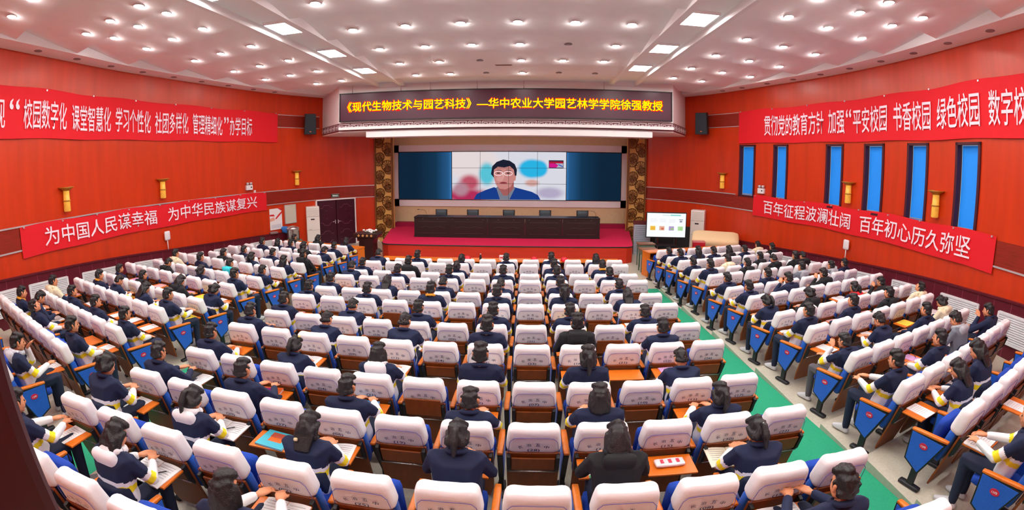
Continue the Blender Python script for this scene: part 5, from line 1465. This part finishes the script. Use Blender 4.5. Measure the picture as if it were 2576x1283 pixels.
# ---------------------------------------------------------------- books and papers on the writing tablets
M_COLS = {c: mat('book_' + n, c, .5) for c, n in (('#d8a8e0', 'lilac'), ('#f0b8bc', 'pink'), ('#5a9fd8', 'blue'), ('#e86a20', 'orange'), ('#b81fa8', 'purple'), ('#2f8a4a', 'green'), ('#f2d96a', 'yellow'), ('#3fb8cf', 'cyan'), ('#b0492f', 'rust'))}
def sheet(w, d, m, t=.004):
    b = MB(m); b.box((0, 0, t / 2), (w, d, t)); return b
def open_book(root, w=.36, d=.24, m=M_PAPER, m2=None):
    for sg in (-1, 1):
        b = MB(m2 if (m2 and sg > 0) else m); n = 6
        prof = [(sg * w / 2 * u, .008 + .012 * math.sin(PI * (1 - u) ** .7) * (1 - u * .3)) for u in np.linspace(0.01, 1, n)]
        for (xa, za), (xb, zb) in zip(prof, prof[1:]):
            b.face([(xa, -d / 2, za), (xb, -d / 2, zb), (xb, d / 2, zb), (xa, d / 2, za)])
            b.face([(xa, -d / 2, 0), (xb, -d / 2, 0), (xb, -d / 2, zb), (xa, -d / 2, za)])
            b.face([(xa, d / 2, 0), (xb, d / 2, 0), (xb, d / 2, zb), (xa, d / 2, za)])
        xb, zb = prof[-1]; b.face([(xb, -d / 2, 0), (xb, d / 2, 0), (xb, d / 2, zb), (xb, -d / 2, zb)])
        b.build('page', root)
    b = MB(mat('grey_print', '#b9bac2', .8))
    for sg in (-1, 1):
        for q in range(6): b.box((sg * w / 4, d / 2 - .04 - q * .03, .0215), (w / 2 - .05, .004, .001))
    b.build('print_lines', root)
def closed_book(root, col, w=.19, d=.26, t=.018, deco=None):
    b = MB(M_PAPER); b.box((0, 0, t / 2), (w - .008, d - .008, t - .004)); b.build('pages', root)
    b = MB(M_COLS[col]); b.box((0, 0, t), (w, d, .003)); b.box((0, 0, .0015), (w, d, .003)); b.box((-w / 2, 0, t / 2), (.003, d, t)); cv = b.build('book_cover', root)
    if deco:
        b = MB(*[M_COLS[c] for c in deco])
        for q, c in enumerate(deco): b.rbox((w * .5, d * .28, .002), .001, 3, mi=q, M=Matrix.Translation((.01 * q, (.25 - .28 * q) * d, t + .002)))
        b.build('cover_picture', cv)
def workbook(root):
    b = MB(M_PAPER); b.box((0, 0, .007), (.20, .28, .014)); b.build('body', root)
    b = MB(M_COLS['#2f8a4a'] if False else mat('workbook_green', '#3fbf5f', .5)); b.box((0, -.125, .0145), (.20, .03, .001)); b.build('green_strip', root)
    me = fit_text('同步练习册', -.06, .06, -.012, .012, M_CHAR, .01)
    a = mesh_co(me); set_co(me, [(q[0], .06 + q[2], .0155) for q in a]); link('lettering', me, root)
    b = MB(mat('workbook_blue', '#a9cfe4', .6), mat('workbook_grey', '#c9d3dc', .6))
    for q, (x, y) in enumerate(((-.03, -.02), (.03, -.01), (.0, -.06), (.05, -.06), (-.05, -.07))): b.rbox((.05, .04, .001), .0005, 2, mi=q % 2, M=Matrix.Translation((x, y, .0146)))
    b.box((-.07, .12, .0146), (.04, .006, .001), 1)
    b.build('cover_picture', root)
def packet(root):
    b = MB(mat('pinkish_packet', '#f3e6ea', .4)); b.rbox((.26, .10, .035), .015, 5, M=Matrix.Translation((0, 0, .02)), fn=lambda p: p + V((0, 0, .006 * noise.noise(p * 30)))); b.build('wrapper', root)
    b = MB(mat('packet_print', '#d8405a', .5))
    for x in (-.07, .0, .07): b.box((x, .0, .039), (.03, .05, .001))
    b.build('print', root)
ITEMS = {('M', 1, 6): 'work', ('M', 1, 8): 'work', ('M', 1, 9): 'packet', ('M', 1, 10): 'opengreen', ('M', 1, 4): 'open', ('M', 1, 3): 'cyan', ('M', 1, 2): 'openbig', ('M', 1, 1): None, ('M', 1, 0): 'sheet', ('M', 0, 0): 'sheet', ('M', 0, 2): 'openbig', ('M', 0, 4): 'open',
         ('M', 2, 10): None, ('M', 2, 8): 'pink', ('M', 2, 6): 'lilac', ('M', 2, 4): 'bluebook', ('M', 2, 2): 'textbook', ('M', 2, 0): 'opendark', ('M', 3, 10): 'lilac', ('M', 3, 9): None, ('M', 3, 8): 'sheet', ('M', 3, 6): 'open', ('M', 3, 4): 'open', ('M', 3, 2): 'open', ('M', 3, 0): None,
         ('M', 5, 0): 'lilac', ('M', 5, 4): 'bluebook', ('M', 5, 8): 'yellow', ('M', 5, 10): 'sheet', ('M', 4, 6): None, ('M', 4, 8): None, ('R', 6, 0): 'sheet', ('R', 5, 0): 'pink', ('R', 4, 0): 'open', ('R', 3, 0): 'sheet', ('R', 1, 0): 'sheet', ('R', 0, 2): 'sheet', ('R', 2, 2): 'lilac', ('R', 1, 1): None, ('R', 3, 4): 'yellow',
         ('L', 5, 1): 'yellow', ('L', 4, 0): 'yellow', ('L', 3, 1): 'rust', ('L', 3, 0): 'sheet', ('L', 2, 1): None, ('L', 4, 2): 'yellow', ('L', 7, 0): 'sheet', ('L', 4, 4): 'yellow'}
KIND = {'work': ('workbook', 'white workbook with green strip'), 'packet': ('paper_packet', 'pinkish white wrapped packet'), 'open': ('open_book', 'open white book'), 'openbig': ('open_book', 'large open white book'), 'opengreen': ('open_book', 'open cream notebook'),
        'opendark': ('open_book', 'open book with dark picture page'), 'sheet': ('sheet_of_paper', 'white sheet of paper'), 'cyan': ('book', 'white book with cyan cover picture'), 'pink': ('folder', 'pale pink folder'), 'lilac': ('book', 'lilac covered exercise book'),
        'bluebook': ('book', 'blue covered book on white paper'), 'textbook': ('book', 'orange and purple textbook'), 'yellow': ('sheet_of_paper', 'bright yellow sheet'), 'rust': ('folder', 'white pad with rust red cover')}
for (blk, k, i), st in TRAY_STATE.items():
    if st != 'open': continue
    it = ITEMS.get((blk, k, i), rnd.choice(['sheet', 'open', 'sheet', None, 'open', 'lilac', 'sheet', 'pink']))
    if it is None: continue
    M = sit_world(blk, k, i) @ Matrix.Translation((rnd.uniform(-.04, .04), -.185, .676)) @ Matrix.Rotation(rnd.uniform(-.12, .12), 4, 'Z')
    nm, words = KIND[it]
    root = empty(nm); root.matrix_local = M
    tag(root, '%s behind %s' % (words, short_seat(blk, k, i)), 'paper' if nm in ('sheet_of_paper', 'paper_packet', 'folder') else 'book', 'books and papers on the tablets')
    if it == 'work': workbook(root)
    elif it == 'packet': packet(root)
    elif it == 'open': open_book(root)
    elif it == 'openbig': open_book(root, .42, .30)
    elif it == 'opengreen': open_book(root, .40, .28, M_CREAM)
    elif it == 'opendark': open_book(root, .42, .28, mat('dark_picture_page', '#3b4046', .5), M_PAPER)
    elif it == 'sheet': sheet(.21, .28, M_PAPER).build('paper', root); bb = MB(mat('grey_print', '#b9bac2', .8)); [bb.box((0, .1 - q * .03, .0045), (.15, .004, .001)) for q in range(6)]; bb.build('print_lines', root)
    elif it == 'yellow': sheet(.30, .24, M_COLS['#f2d96a'] if False else mat('bright_yellow_paper', '#f4e04a', .7)).build('paper', root); bb = MB(mat('olive_print', '#b8a53a', .8)); [bb.box((0, .08 - q * .035, .0045), (.22, .004, .001)) for q in range(5)]; bb.build('print_lines', root)
    elif it == 'cyan': closed_book(root, '#3fb8cf', .30, .25, .016, ['#b0492f', '#e86a20'])
    elif it == 'pink': sheet(.22, .27, M_COLS['#f0b8bc'], .006).build('board', root); bb = MB(M_PAPER); bb.box((.02, -.02, .002), (.22, .27, .003)); bb.build('paper', root)
    elif it == 'lilac': closed_book(root, '#d8a8e0', .20, .26, .008)
    elif it == 'bluebook':
        closed_book(root, '#5a9fd8', .2, .26, .025); bb = MB(M_PAPER); bb.box((-.13, 0, .003), (.16, .26, .005)); bb.build('paper', root)
    elif it == 'textbook': closed_book(root, '#e86a20', .28, .24, .03, ['#b81fa8', '#f2d96a'])
    elif it == 'rust': closed_book(root, '#b0492f', .24, .28, .008); bb = MB(M_PAPER); bb.box((0, 0, .014), (.22, .27, .008)); bb.build('paper', root)
# a pen or two
for blk, k, i in (('M', 1, 2), ('M', 2, 8), ('R', 2, 2), ('M', 0, 2)):
    root = empty('pen'); root.matrix_local = sit_world(blk, k, i) @ Matrix.Translation((.09, -.19, .704 if (blk, k, i) != ('M', 2, 8) else .69)) @ Matrix.Rotation(.7, 4, 'Z')
    tag(root, 'dark pen lying on the papers behind ' + short_seat(blk, k, i), 'pen')
    b = MB(M_CHAR); b.tube([(-.06, 0, .005), (.05, 0, .005)], .005, 6); b.build('barrel', root)
    b = MB(M_SILVER); b.tube([(.05, 0, .005), (.07, 0, .004)], [.004, .001], 6); b.build('tip', root)
bpy.context.view_layer.update()
